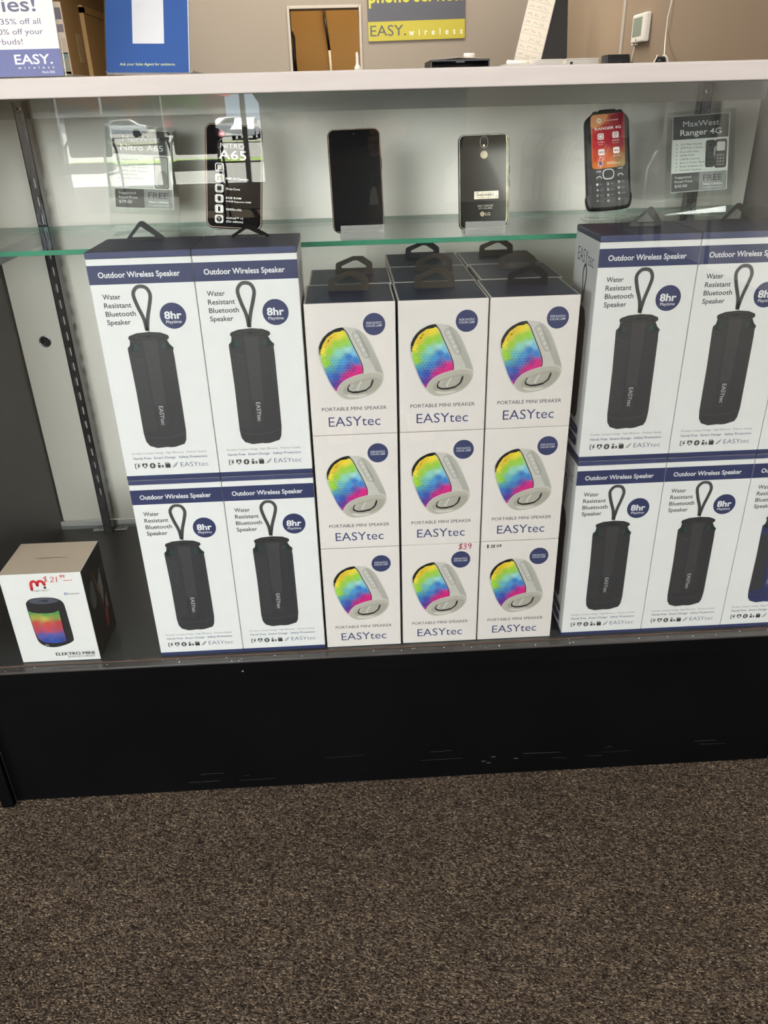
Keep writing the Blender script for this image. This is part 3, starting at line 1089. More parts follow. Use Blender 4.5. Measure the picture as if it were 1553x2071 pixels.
    a.stroke([P2(12.2, 0), P2(14.2, 0)], .6, '#f2f1ee', 4)
    a.stroke([P2(13.2, -1), P2(13.2, 1)], .6, '#f2f1ee', 4)
    # end cap and woofer
    ring = smoothpoly([(33, 57.6), (37, 65), (43.4, 70.2), (53.4, 74.5), (65, 77.5), (77, 78.9), (85.8, 77), (89.4, 72.5), (88.9, 67.4), (85.1, 60.2), (76.3, 51.7), (61.3, 46.6), (47.7, 45.2), (40.5, 47), (34.4, 51.6)], 3)
    a.poly(ring, '#b7b3aa', 6)
    a.ring(ring, [(62 + (x - 62) * .965, 61.5 + (y - 61.5) * .94) for x, y in ring], '#cbc8c1', 7)
    rec = smoothpoly([(40.6, 55.4), (41.6, 60), (47, 64.6), (57.3, 68.6), (69.6, 71.7), (80.5, 72.2), (86.6, 69), (85.8, 63.2), (80.4, 57), (70.4, 52.6), (56.6, 50.4), (46, 51.2)], 3)
    a.poly(rec, '#aaa69c', 7)
    a.poly(smoothpoly([(44, 52.4), (56, 50.8), (68, 52.2), (66, 49.6), (56, 47.8), (47, 48.6)], 2), '#cfccc5', 8)
    a.poly([(49.8, 63.9), (62.1, 67.2), (75.6, 69.9), (74.8, 65.6), (73.2, 61.9), (67.9, 57.7), (59.2, 55.3), (51, 55.8), (47.4, 58.6), (47.8, 61.4)], '#b9b6ad', 8)
    for i in range(13):
        x = 50 + i * 1.9
        a.stroke([(x, 56.6 + abs(i - 4) * .16), (min(x + 6.4, 75), 66.4 + i * .28 - max(0, i - 9) * .8)], .38, '#8f8b82', 9)
    a.text('EASYtec', 58.4, 57.4, w=11.5, h=2.3, col='#e4e2dc', L=10, rot=64, bold=.02)
    a.poly([(77.6, 70), (75.6, 69.7), (74.6, 65.6), (73, 61.9), (67.9, 57.9), (59.2, 55.9), (51.9, 55.8), (47.9, 57.3), (46.9, 60.1), (49.3, 65.2), (47.4, 64), (45.2, 59.1), (46, 55.9), (51.8, 53.5), (59.2, 53.5), (67.8, 55.4), (74.7, 60.8), (76.8, 65.4)], '#17171a', 10)
    a.poly(circ(80, 135.8, 13, n=36), NAVY2, 0)
    a.text('RGB DAZZLE', 80, 136.4, w=17.6, h=2.5, col='#dcdde6', L=1, align='c', bold=.01)
    a.text('COLOR LAMP', 80, 133.0, w=18.6, h=2.5, col='#dcdde6', L=1, align='c', bold=.01)
    a.text('PORTABLE MINI SPEAKER', 13.4, 31.6, w=79, h=4.7, col='#2b2b31')
    a.text('EASYtec', 20.8, 11.3, w=63.6, h=13, col='#323b70', bold=-.002)


def mini_box():
    t = thing('mini_speaker_box', (0, 0, 0), 'x', 'boxed speaker')
    w, d, h = MW / 2, MD / 2, MH - .0003
    mb = MB().box(-w, w, -d, d, 0, h, '#e3dcda', bev=.0005, seg=1)
    mini_front(Art(mb, (-w, -d, 0)))
    a = Art(mb, (-w, -d, h), (1, 0, 0), (0, 1, 0))
    a.rect(2.0, 1.6, 103, 100.4, '#2c314e')
    for sx_, u in ((-w, (0, -1, 0)), (w, (0, 1, 0))):
        b = Art(mb, (sx_, d if sx_ < 0 else -d, 0), u)
        b.text('EASYtec', 20, 70, w=62, h=13, col='#39406f', bold=-.018)
    mb.build('carton', 'print', t)
    return t


def hex_tab(t, m, tilt=0, x=-.025, y=.0113):
    mb = MB()
    o, i = TAB_HEX
    mb.prism(mm(o), (0, 0, 0), (1, 0, 0), (0, math.sin(R(tilt)), math.cos(R(tilt))), .0009, hole=mm(i))
    return mb.build('hang_tab', m, t, (x, y, MH))


MX = [-.0967 + MW / 2, .0114 + MW / 2, .1183 + MW / 2]
GM = 'boxed mini speakers stacked in three columns'
COLN = ('left', 'middle', 'right')
first = mini_box()
used = False
row2 = [-.0941 + MW / 2, .0125 + MW / 2, .1237 + MW / 2]
row3 = [None, .0129 + MW / 2, .1205 + MW / 2]
jit = {(0, 0): .0, (1, 0): .0006, (2, 0): .0003, (0, 1): .0004, (1, 1): 0, (2, 1): .0005, (0, 2): .0002, (1, 2): .0, (2, 2): .0}
for depth, xs in enumerate((MX, row2, row3)):
    for tier in range(3):
        for c in range(3):
            if xs[c] is None:
                continue
            if depth == 0:
                lab = {2: 'mini speaker box with rainbow picture, top tier, %s column, its hanger standing up front',
                       1: 'mini speaker box with rainbow picture, middle tier, %s column of the front row',
                       0: 'mini speaker box with rainbow picture on the deck, foot of the %s column'}[tier] % COLN[c]
                if tier == 0 and c == 1:
                    lab = 'mini speaker box on the deck marked $39 in pink marker'
                if tier == 0 and c == 2:
                    lab = 'mini speaker box on the deck marked 38.49 in small black figures'
            elif depth == 1:
                lab = ('mini speaker box at the top of the second row, behind the %s front column' if tier == 2 else 'mini speaker box hidden in the second row, tier ' + ('one' if tier == 0 else 'two') + ' behind the %s front column') % COLN[c]
            else:
                lab = ('rearmost mini speaker box at the top, third row of the %s column' if tier == 2 else 'mini speaker box hidden in the third row, tier ' + ('one' if tier == 0 else 'two') + ' of the %s column') % COLN[c]
            loc = (xs[c], MD / 2 + .0006 + depth * .1052 + jit[(c, tier)], tier * (MH + .0003) + LIFT)
            if not used:
                used = True
                t = first
                t.location = (loc[0], loc[1], loc[2] + Z0)
                t['label'] = lab
                t['group'] = GM
            else:
                t = dup(first, loc, label=lab, group=GM, skip=('hang_tab', 'price_marking'))
            if tier == 2:
                m = 'tab_black' if (depth, c) in ((0, 2), (2, 1)) else 'tab_smoke'
                hex_tab(t, m, -8 if (depth, c) == (0, 2) else 2, x=-.025 + (.003 if c == 2 and depth == 0 else 0) + (-.004 if c == 1 and depth == 0 else 0) + (.006 if depth == 1 else 0))
            if depth == 0 and tier == 0 and c:
                mb = MB()
                a = Art(mb, (-MW / 2, -MD / 2, 0))
                if c == 1:
                    price_strokes(a, '$39', 76, 152, 8.6, '#b8285e', 1.0)
                    mb.build('price_marking', 'print', t)['label'] = 'pink handwritten price'
                else:
                    price_strokes(a, ' 38.49', 11.0, 152.4, 4.6, '#2b2b30', .75)
                    a.stroke([(9.4, 151.6), (8.2, 157.4), (10.6, 157), (8, 152.6), (10.6, 152.6), (9.2, 157.6)], .9, '#2b2b30', 6)
                    mb.build('price_marking', 'print', t)['label'] = 'black handwritten price'

# ---- small boxed speaker at the left end of the deck
EW, ED, EH = .1085, .084, .1446
t = thing('small_speaker_box', (-.4705, ED / 2 + .0008, LIFT), 'small white speaker box with tan top marked $21.99 in red, alone on the deck', 'boxed speaker', rot=(0, 0, R(-.5)))
mb = MB().box(-EW / 2, EW / 2, -ED / 2, ED / 2, 0, EH, '#e6e5e6', bev=.0005, seg=1)
a = Art(mb, (-EW / 2, -ED / 2, EH), (1, 0, 0), (0, 1, 0))
a.rect(.6, .6, EW * 1000 - .6, ED * 1000 - .6, '#e8d4c1')
a.poly([(31, 40.5), (45, 39.6), (62, 40.2), (79, 39.4), (79, 40.1), (62, 41.5), (45, 41.2)], '#2c241e', 1)
a = Art(mb, (EW / 2, -ED / 2, 0), (0, 1, 0))
a.rect(.4, .4, ED * 1000 - .4, EH * 1000 - .4, '#1b1a19')
a.poly(smoothpoly([(12, 96), (20, 110), (30, 112), (34, 96), (30, 76), (20, 72), (14, 80)], 3), '#5d5f60', 1)
for i in range(5):
    a.stroke([(16 + i * 3, 80 + i * 2), (20 + i * 3, 106)], 1.4, '#85878a' if i % 2 else '#2e2f31', 2)
a.stroke([(38, 120), (42, 100), (50, 84), (46, 60)], 1.4, '#b0622c', 2)
for i in range(4):
    a.stroke([(52, 60 + i * 9), (64, 84 + i * 9)], 3, '#8d8f92', 2)
a.poly([(40, 92), (58, 104), (64, 96), (50, 76)], '#6d675f', 1)
a.poly([(62, 60), (72, 68), (70, 44), (60, 40)], '#84776a', 1)
a.poly([(50, 40), (60, 54), (66, 44), (58, 18), (52, 20)], '#8e2a28', 1)
random.seed(5)
for i in range(150):
    x, y = random.uniform(3, 80), random.uniform(3, 34) * random.random() ** .5
    a.poly(circ(x, y, random.uniform(.25, .6), n=4), random.choice(('#8b7a4e', '#6d6348', '#a99a70')), 1)
a.stroke([(14, 8), (22, 34)], .7, '#b9a06a', 2)
a = Art(mb, (-EW / 2, -ED / 2, 0))
mstroke = []
for cx_, k in ((43.7, 0), (51.7, 1)):
    pass
a.stroke([(39.6, 120.6), (40.2, 129.5), (41.8, 132.3), (44.2, 133.2), (46.6, 132), (48, 129.4), (48.3, 126.6)], 4.0, '#cf2b36', 1)
a.stroke([(48.1, 126.2), (48.9, 130), (50.8, 132.6), (53.4, 133.2), (55.8, 131.8), (57.2, 129), (57.6, 127.2)], 4.0, '#cf2b36', 1)
for q in ((39.6, 120.6), (48.2, 126.4), (57.6, 127.2)):
    a.poly(circ(q[0], q[1], 2.0, n=14), '#cf2b36', 1)
a.poly(circ(57.4, 122.6, 1.9, n=18), '#202024', 1)
a.text('MYBAT PRO', 38.9, 116.6, w=20.6, h=2.7, col='#55555a')
a.ring(circ(61.2, 118.8, .9, n=12), circ(61.2, 118.8, .6, n=12), '#55555a', 1)
price_strokes(a, '$', 57.2, 131.2, 9.0, '#d8432f', .8)
price_strokes(a, '21', 66.4, 130.8, 8.4, '#d8432f', .8)
price_strokes(a, '99', 79.5, 136.2, 5.2, '#d8432f', .7)
a.stroke([(84, 133), (90, 132.6), (96, 133.2)], .7, '#d8432f', 6)
a.poly(circ(82.3, 111.4, 1.7, 2.2, 16), '#2c63b4', 1)
a.stroke([(81.3, 112.4), (83.2, 110.4), (82.3, 109.6), (82.3, 113.2), (83.2, 112.3), (81.3, 110.4)], .35, '#ffffff', 2)
a.text('Bluetooth', 84.8, 110.0, w=15.8, h=2.9, col='#3b3b40')
body = smoothpoly([(26.1, 95), (28, 100.6), (31.4, 104), (38, 106.3), (50.4, 107.2), (64, 106), (71.4, 103), (75.6, 98.4), (77.2, 91), (78, 60), (78.2, 37.3), (75.4, 32.6), (68, 28.6), (58, 25.4), (50.8, 24.2), (44, 24.6), (37, 26.8), (32, 31), (28.6, 38), (27, 60)], 3)
a.poly(body, '#232327', 0)
a.poly(circ(50.6, 101.4, 19.9, 4.9, 30), '#4d5060', 1)
a.ring(circ(50.6, 101.2, 20.8, 5.6, 30), circ(50.6, 101.4, 19.9, 4.9, 30), '#1a1a1d', 1)
a.poly([(43, 101.5), (55, 103.6), (53.6, 99.8)], '#26272d', 2)
a.poly([(53.8, 103), (57, 103.6), (56, 99.6), (54.6, 99.6)], '#33343c', 3)
gr = [(26.9, 86.5), (31, 83.8), (40, 81.8), (52.4, 81.2), (62, 82.4), (67.6, 85.4), (67.4, 60), (67.4, 34), (60, 31.8), (51.3, 31), (42, 32), (36, 34), (30.4, 40), (28.2, 50), (27.4, 65)]
fe = blend([(30, 84, '#4f9f55'), (48, 80, '#53a556'), (64, 83, '#4fa45a'), (30, 75, '#a9b04c'), (46, 73, '#cbc25a'), (64, 74, '#86a350'), (32, 66, '#cf4a4c'), (48, 64, '#d94a50'), (64, 65, '#c84048'), (32, 54, '#c8475a'), (48, 54, '#d4505e'), (64, 54, '#c04a58'), (34, 45, '#5a62b0'), (48, 44, '#4766b8'), (64, 45, '#4a60b0'), (40, 35, '#2d4cac'), (54, 34, '#2f55b5'), (65, 36, '#2b459b')], 3.2)
a.grad(gr, fe, 3.0, 2)
for r in range(26):
    for cidx in range(20):
        x, y = 28 + cidx * 2.05 + (r % 2), 32.5 + r * 2.05
        if inside((x, y), gr) and inside((x + 1, y), gr):
            c = fe(x, y)
            k = .5
            a.poly([(x - .8, y), (x, y + .6), (x + .8, y), (x, y - .6)], (c[0] * k, c[1] * k, c[2] * k, 1), 3)
a.stroke([(37.4, 27.6), (37.8, 29.2), (39.2, 29), (39.6, 27.8), (40.2, 28.8), (41.4, 28.4), (41.6, 27)], .7, '#d9d9dc', 3)
a.stroke([(68.4, 85), (68.2, 34)], .6, '#17171a', 3)
for q, dx in enumerate((-.25, 0, .25)):
    a.text('ELEKTRO MINI', 48.4 + dx, 9.5, w=53.2, h=5.4, col='#26262b', L=q)
a.text('BLUETOOTH SPEAKER', 64.6, 5.3, w=37.2, h=2.7, col='#45454a', bold=.012)
mb.build('carton', 'print', t)


# ================================================================== phones on the glass shelf
def phone_body(t, w, h, d, r, col, m='black_plastic', edge='#2a2a2d'):
    mb = MB()
    pts = rrect(-w / 2, 0, w / 2, h, r, 6)
    ins = lambda k: [(x * (1 - 2 * k / w), h / 2 + (y - h / 2) * (1 - 2 * k / h)) for x, y in pts]
    rings = [(ins(.0016), 0), (ins(.0003), .0012), (pts, .0026), (pts, d - .0026), (ins(.0006), d - .001), (ins(.002), d)]
    vs, fs = [], []
    k = len(pts)
    for ps, y in rings:
        vs += [(x, y, z) for x, z in ps]
    for i in range(len(rings) - 1):
        for j in range(k):
            fs.append([i * k + j, i * k + (j + 1) % k, (i + 1) * k + (j + 1) % k, (i + 1) * k + j])
    fs.append(list(range(k)))
    fs.append([(len(rings) - 1) * k + j for j in range(k)][::-1])
    mb.add(vs, fs, col)
    return mb.build('housing', m, t)


def set_phone(t, b, tilt, roll, yaw=0):
    t.location = (b[0], b[1], b[2] + Z0)
    t.rotation_euler = (Matrix.Rotation(R(yaw), 3, 'Z') @ Matrix.Rotation(R(roll), 3, 'Y') @ Matrix.Rotation(R(-tilt), 3, 'X')).to_euler()


GP = 'display phones on the glass shelf'
# black phone, screen off
t = thing('phone', (0, 0, 0), 'black smartphone with blank smudged screen, second from the left on the glass shelf', 'phone', GP)
set_phone(t, (-.027, .160, .5403), 11, -.8, 2)
w, h = .0664, .1222
phone_body(t, w, h, .0082, .0085, '#141416')
mb = MB()
a = Art(mb, (-w / 2, 0, 0))
o_, i_ = rrect(.9, .9, w * 1000 - .9, h * 1000 - .9, 7.6, 6), rrect(1.4, 1.5, w * 1000 - 1.4, h * 1000 - 1.5, 7.2, 6)
a.ring(o_, i_, '#b79a86', 0)
a.poly(i_, '#08080a', 1)
a.poly(circ(w * 500, h * 1000 - 6.3, 1.1, n=14), '#4b4d52', 2)
a.poly(circ(w * 500, h * 1000 - 6.3, .55, n=10), '#111114', 3)
a.poly(rrect(2.2, 2.2, w * 1000 - 2.2, 5, 1.3), '#0f0f11', 2)
mb.build('screen', 'smudged_glass', t)
MB().box(w / 2 - .0004, w / 2 + .0006, .003, .0052, .074, .088, bev=.0003).build('side_button', 'black_plastic', t)

# feature list phone (left)
t = thing('phone', (0, 0, 0), 'smartphone with white feature icons on its screen, leftmost on the glass shelf behind tall boxes', 'phone', GP)
set_phone(t, (-.1946, .220, .5412), 11, 5.4, 4)
w, h = .0745, .1290
phone_body(t, w, h, .0082, .009, '#121214')
mb = MB()
a = Art(mb, (-w / 2, 0, 0))
o_, i_ = rrect(1.2, 1.2, w * 1000 - 1.2, h * 1000 - 1.2, 7.6, 6), rrect(2.2, 2.0, w * 1000 - 2.2, h * 1000 - 2.0, 7.2, 6)
a.ring(o_, i_, '#b59a8a', 0)
a.poly(i_, '#0d0d10', 1)
Wm = '#f0efee'
a.poly(circ(21.5, 117, 4.1, n=22), '#e0546a', 2)
a.stroke([(19.6, 115.4), (19.6, 118.4), (21.5, 116.6), (23.4, 118.4), (23.4, 115.4)], .8, Wm, 3)
a.text('maxwest', 28, 115.6, w=21, h=3.4, col=Wm, L=2)
a.text('NITRO', 20, 99.8, w=31, h=6.4, col=Wm, L=2, bold=-.006)
a.text('A65', 17.5, 86.5, w=36, h=11.6, col=Wm, L=2, bold=.006)
for i, y in enumerate((76.2, 63, 50.2, 37.4, 24.6, 11.8)):
    x = 18.5 - .25 * i
    a.ring(rrect(x - 5.6, y - 5.2, x + 5.6, y + 5.2, 2.8), rrect(x - 4.7, y - 4.3, x + 4.7, y + 4.3, 2.2), Wm, 2)
    if i == 0:
        a.rect(x - 2.6, y - 3, x + 2.6, y + 3, '#cfcac2', 2)
    elif i == 1:
        a.poly(rrect(x - 4.4, y - 4, x + 4.4, y + 4, 2), '#cfc5b8', 2)
        for dx, dy in ((-1.6, 1.4), (-1.6, -1.6)):
            a.poly(circ(x + dx, y + dy, 1.2, n=12), '#16161a', 3)
        a.poly(circ(x + 1.6, y + 1.4, .6, n=8), '#16161a', 3)
    elif i == 2:
        a.rect(x - 4.3, y - 3.9, x + 4.3, y + 3.9, '#e4e2de', 2)
        a.rect(x - 2.6, y - 2.6, x + 2.6, y + 2.6, '#141418', 3)
        for j in (-1.8, 0, 1.8):
            a.stroke([(x + j, y - 3.8), (x + j, y + 3.8)], .6, '#141418', 3)
            a.stroke([(x - 3.8, y + j), (x + 3.8, y + j)], .6, '#141418', 3)
    elif i == 3:
        a.rect(x - 4.3, y - 3.9, x + 4.3, y + 3.9, '#e4e2de', 2)
        a.poly([(x - 2, y + 3), (x + 2, y + 3), (x + 2, y - 3), (x - 1, y - 3), (x - 2, y - 1.6)], '#141418', 3)
        for j in (-1.8, 0, 1.8):
            a.stroke([(x - 3.4, y + j), (x + 3.4, y + j)], .5, '#141418', 3)
    elif i == 4:
        a.rect(x - 4.3, y - 3.9, x + 4.3, y + 3.9, '#e4e2de', 2)
        a.rect(x - 1.5, y - 3, x + 1.5, y + 2.4, '#141418', 3)
        a.rect(x - .7, y + 2.4, x + .7, y + 3.1, '#141418', 3)
    else:
        a.rect(x - 4.3, y - 3.9, x + 4.3, y + 3.9, '#e4e2de', 2)
        a.poly(circ(x, y, 3.6, n=20), '#141418', 3)
        a.stroke([(x, y - 1.8), (x - .3, y + 2.2)], .7, '#e4e2de', 4)
        a.poly(circ(x - 1.7, y + 1, .5, n=6), '#e4e2de', 4)
        a.poly(circ(x + 1.7, y + 1, .5, n=6), '#e4e2de', 4)
for s_, y, w_ in (('8MP AI Camera', 61.6, 30), ('Octa-Core', 48.8, 18.5), ('6GB RAM', 37.6, 20), ('3+3GB Expansion RAM', 33.6, 33), ('3000mAh', 23.2, 20.6), ('Android™ 14', 12.4, 22.5), ('(Go edition)', 8.0, 22.5)):
    a.text(s_, 26.4, y, w=w_, h=2.0 if s_[0] == '3' and 'E' in s_ else 2.7, col=Wm, L=2, bold=.012)
mb.build('screen', 'screen_print', t)

# phone shown from its back
t = thing('phone', (0, 0, 0), 'smartphone turned to show its dark shiny back with round sensor and barcode sticker', 'phone', GP)
set_phone(t, (.1344, .155, .5395), 11, -.7, -2)
w, h = .0646, .1128
phone_body(t, w, h, .0082, .0075, '#3b3c46')
mb = MB()
a = Art(mb, (-w / 2, 0, 0))
a.poly(rrect(1.3, 1.3, w * 1000 - 1.3, h * 1000 - 1.3, 6.4, 6), '#15140f', 0)
a.ring(rrect(1.0, 1.0, w * 1000 - 1.0, h * 1000 - 1.0, 6.6, 6), rrect(1.7, 1.7, w * 1000 - 1.7, h * 1000 - 1.7, 6.1, 6), '#cfc9b6', 1)
a.stroke([(60.4, 110), (61.2, 100), (61.2, 16), (60.6, 8)], 1.5, '#cbc39d', 2)
a.poly(rrect(27.2, 96.2, 37.4, 110.2, 5.0, 6), '#8a8577', 2)
a.poly(rrect(27.9, 96.9, 36.7, 109.5, 4.4, 6), '#0b0b0d', 3)
a.poly(circ(32.3, 105.2, 3.3, n=20), '#26262b', 4)
a.poly(circ(32.3, 105.2, 1.7, n=16), '#0a0a0c', 5)
a.poly(circ(32.1, 99.2, 1.4, n=12), '#efe6c8', 4)
a.poly(circ(32.2, 88.6, 5.0, n=26), '#b9ad92', 2)
a.ring(circ(32.2, 88.6, 5.0, n=26), circ(32.2, 88.6, 4.5, n=26), '#6f684f', 3)
a.rect(19.6, 36.6, 50.6, 45.8, '#e6dcc6', 2)
random.seed(9)
x = 22
while x < 45.5:
    q = random.uniform(.25, .7)
    a.rect(x, 40.2, x + q, 42.6, '#2a2622', 3)
    x += q + random.uniform(.25, .6)
for x0, x1, y in ((22, 25, 43.7), (29, 32, 43.7), (34, 36, 43.7), (37, 45, 43.7), (22, 26, 38.3), (28, 34, 38.3), (36, 39, 38.3), (40, 45, 38.3)):
    a.rect(x0, y, x1, y + .5, '#6a6254', 3)
a.ring(circ(48, 39, 1.2, n=10), circ(48, 39, .8, n=10), '#4a443a', 3)
a.text('EASY WIRELESS', 24.4, 27.4, w=19, h=2.0, col='#c9c3b4', L=2, bold=.012)
a.text('877.476.3451', 25.6, 24.6, w=16.6, h=1.8, col='#c9c3b4', L=2, bold=.012)
a.ring(rrect(23.4, 23.8, 44.8, 30, .4, 1), rrect(23.6, 24.0, 44.6, 29.8, .4, 1), '#4c483d', 2)
a.poly(circ(30, 18.6, 2.9, n=22), '#c9bfa2', 2)
a.ring(circ(30, 18.6, 2.3, n=20), circ(30, 18.6, 1.9, n=20), '#3a372e', 3)
a.stroke([(30, 20), (30, 17.4), (31.4, 17.4)], .45, '#3a372e', 3)
a.poly(circ(29, 19.6, .35, n=8), '#3a372e', 3)
a.text('LG', 33.8, 16.8, w=6.3, h=3.6, col='#c9bfa2', L=2, bold=.012)
mb.build('back_cover', 'smudged_glass', t)
for z in (.050, .066):
    MB().box(w / 2 - .0003, w / 2 + .0007, .003, .0054, z, z + .009, bev=.0003).build('side_button', 'black_plastic', t)

# rugged keypad phone
t = thing('phone', (0, 0, 0), 'rugged black keypad phone with red and orange screen, rightmost on the glass shelf', 'phone', GP)
set_phone(t, (.3194, .225, .5500), 15.8, -4.1, -4)
w, h = .0625, .1292
mb = MB()
prof = smoothpoly([(-24, 1), (0, 0), (24, 1), (29.2, 5), (31.2, 13), (31, 19), (29.8, 24), (29.8, 60), (29.6, 100), (29.6, 112), (27.6, 118), (22, 124), (19, 127.5), (13, 127.2), (10, 128.8), (-8, 129.2), (-11, 127.6), (-17, 127.8), (-21, 124), (-27.8, 118.5), (-29.8, 112), (-29.8, 100), (-30, 60), (-30, 24), (-31.2, 19), (-31.4, 13), (-29.4, 5)], 3)
k = len(prof)
cxp, cyp = 0, h * 500
sc2 = lambda q: [((x) * q, cyp + (y - cyp) * (q + (1 - q) * .5)) for x, y in prof]
rings = [(sc2(.88), 0), (sc2(.95), .0012), (prof, .0045), (prof, .010), (sc2(.95), .0135), (sc2(.88), .0148)]
vs, fs = [], []
for ps, y in rings:
    vs += [(x * .001, y, z * .001) for x, z in ps]
for i in range(5):
    for j in range(k):
        fs.append([i * k + j, i * k + (j + 1) % k, (i + 1) * k + (j + 1) % k, (i + 1) * k + j])
fs += [list(range(k)), [5 * k + j for j in range(k)][::-1]]
mb.add(vs, fs, '#1a1a1b')
mb.build('housing', 'black_plastic', t)
mb = MB()
a = Art(mb, (-w / 2, 0, 0))
scr = rrect(9, 54, 53.6, 122.4, 4.5, 5)
fs_ = blend([(12, 119, '#d99a66'), (26, 118, '#cf7f52'), (40, 118, '#8e1f33'), (50, 116, '#7d1a2e'), (14, 104, '#c53a40'), (30, 104, '#a82236'), (46, 100, '#9a2036'), (16, 86, '#c8323e'), (34, 88, '#a8283a'), (48, 84, '#8f3a40'), (16, 68, '#c24b35'), (30, 66, '#d06a40'), (46, 66, '#96714e'), (14, 57, '#cf7a40'), (32, 57, '#d88a50'), (50, 57, '#a08a5c')], 3)
a.grad(scr, fs_, 4, 1)
a.poly(smoothpoly([(9.6, 106), (9.4, 118), (13, 122), (31, 122), (29, 115), (22, 108)], 3), '#dd9a66', 2)
a.poly(circ(20, 114.5, 3.3, n=18), '#f0e3d8', 3)
a.stroke([(18.6, 113.2), (18.6, 115.6), (20, 114.2), (21.4, 115.6), (21.4, 113.2)], .6, '#b5473c', 4)
a.text('maxwest', 26.5, 113.2, w=19, h=2.6, col='#e8c9bd', L=3)
a.text('RANGER 4G', 14.2, 103, w=34.5, h=3.4, col='#f4eeea', L=3, bold=.02)
for i, (x, y, s_) in enumerate(((21.6, 94.6, '2.4 Main'), (41.4, 95.2, '6000mAh'), (22.0, 74.8, 'SOS'), (42, 75.6, '4G LTE'))):
    a.poly(rrect(x - 4.2, y - 4, x + 4.2, y + 4, 1.8), '#f2ece8', 3)
    if i == 0:
        a.ring(rrect(x - 2.8, y - 2.6, x + 2.8, y + 2.6, .8), rrect(x - 2.2, y - 2, x + 2.2, y + 2, .6), '#b5555a', 4)
    elif i == 1:
        a.ring(rrect(x - 1.8, y - 3, x + 1.8, y + 3, .8), rrect(x - 1.3, y - 2.5, x + 1.3, y + 2.5, .6), '#a83440', 4)
        a.poly([(x + .5, y + 1.8), (x - .9, y - .2), (x, y - .2), (x - .4, y - 1.8), (x + .9, y + .3), (x, y + .3)], '#a83440', 5)
    else:
        a.text('SOS' if i == 2 else '4G', x, y - 1.1, w=6.2, h=2.2, col='#a8303c', L=4, align='c', bold=.03)
    a.text(s_, x, y - 7.6, w=9.5 if i in (0, 1) else 6 if i == 2 else 9.5, h=1.7, col='#f0ddd6', L=3, align='c', bold=.01)
    if i < 3:
        a.text(('Display', 'Battery', 'Emergency')[i], x, y - 10.4, w=(6.6, 8, 8)[i], h=1.4, col='#eccfc6', L=3, align='c')
a.poly(circ(20.8, 60, 3.0, n=18), '#e9dcd6', 3)
a.poly(circ(20.8, 60.4, 2.4, n=16), '#3a3f78', 4)
for i in range(3):
    a.stroke([(18.6, 58.2 - i * .5 + .5), (23, 58.2 - i * .5 + .5)], .3, '#b5303c', 5)
a.rect(29, 60.8, 40, 61.6, '#e0cdb6', 3)
a.rect(29, 59.0, 47, 59.8, '#e0cdb6', 3)
mb.build('screen', 'screen_print', t)
mb = MB()
mb.prism([(x * .001, z * .001) for x, z in rrect(-8.6, 39.4, 6.8, 52.8, 5)], (0, -.0012, 0), (1, 0, 0), (0, 0, 1), -.0025, '#d6d6d4', m=0)
mb.prism([(x * .001, z * .001) for x, z in rrect(-7.2, 40.8, 5.4, 51.4, 4)], (0, -.0018, 0), (1, 0, 0), (0, 0, 1), -.002, '#17171a', m=0)
mb.build('navigation_key', 'plastic_print', t)


def key(x, y, w_, h_, txt=None, sub=None, fn=None):
    mb = MB()
    mb.prism([(px * .001, pz * .001) for px, pz in rrect(x - w_ / 2, y - h_ / 2, x + w_ / 2, y + h_ / 2, min(w_, h_) * .45)], (-.0313, -.0006, 0), (1, 0, 0), (0, 0, 1), -.0016, '#222224')
    a = Art(mb, (-.0313, -.0006, 0))
    if txt:
        a.text(txt, x - (2.4 if sub else 0), y - 1.5, h=3.0, w=3.0 if len(txt) == 1 else 4.5, col='#cfcfcf', L=1, align='c', bold=.01)
    if sub:
        a.text(sub, x + 1.2, y - .9, h=1.5, w=1.4 * len(sub), col='#9a9a9c', L=1)
    if fn:
        fn(a)
    mb.build('key', 'plastic_print', t)


key(18, 50.4, 11, 5, fn=lambda a: a.rect(14.4, 49.9, 21, 50.7, '#cfcfcf', 1))
key(46.4, 52.4, 11, 5, fn=lambda a: a.rect(43.2, 51.9, 49.8, 52.7, '#cfcfcf', 1))
key(18, 42.4, 11, 5.4, fn=lambda a: a.stroke([(14.6, 41.2), (15.6, 43.2), (18, 44), (20.4, 43.2), (21.2, 41.2)], 1, '#cfcfcf', 1))
key(46.4, 44, 11, 5.4, fn=lambda a: a.stroke([(43.2, 42.8), (44.2, 44.8), (46.6, 45.6), (49, 44.8), (50, 42.8)], 1, '#cfcfcf', 1))
for r, row in enumerate(((('1', 'QO'), ('2', 'ABC'), ('3', 'DEF')), (('4', 'GHI'), ('5', 'JKL'), ('6', 'MNO')), (('7', 'PQRS'), ('8', 'TUV'), ('9', 'WXYZ')), (('*', '+-/'), ('0', '_'), ('#', 'a')))):
    for q, (n_, s_) in enumerate(row):
        key((17.6, 32, 46.6)[q], (34, 33.8, 34.8)[q] - r * 7.3 + (0 if q < 2 else .4), 11.4, 6.0, n_, s_)


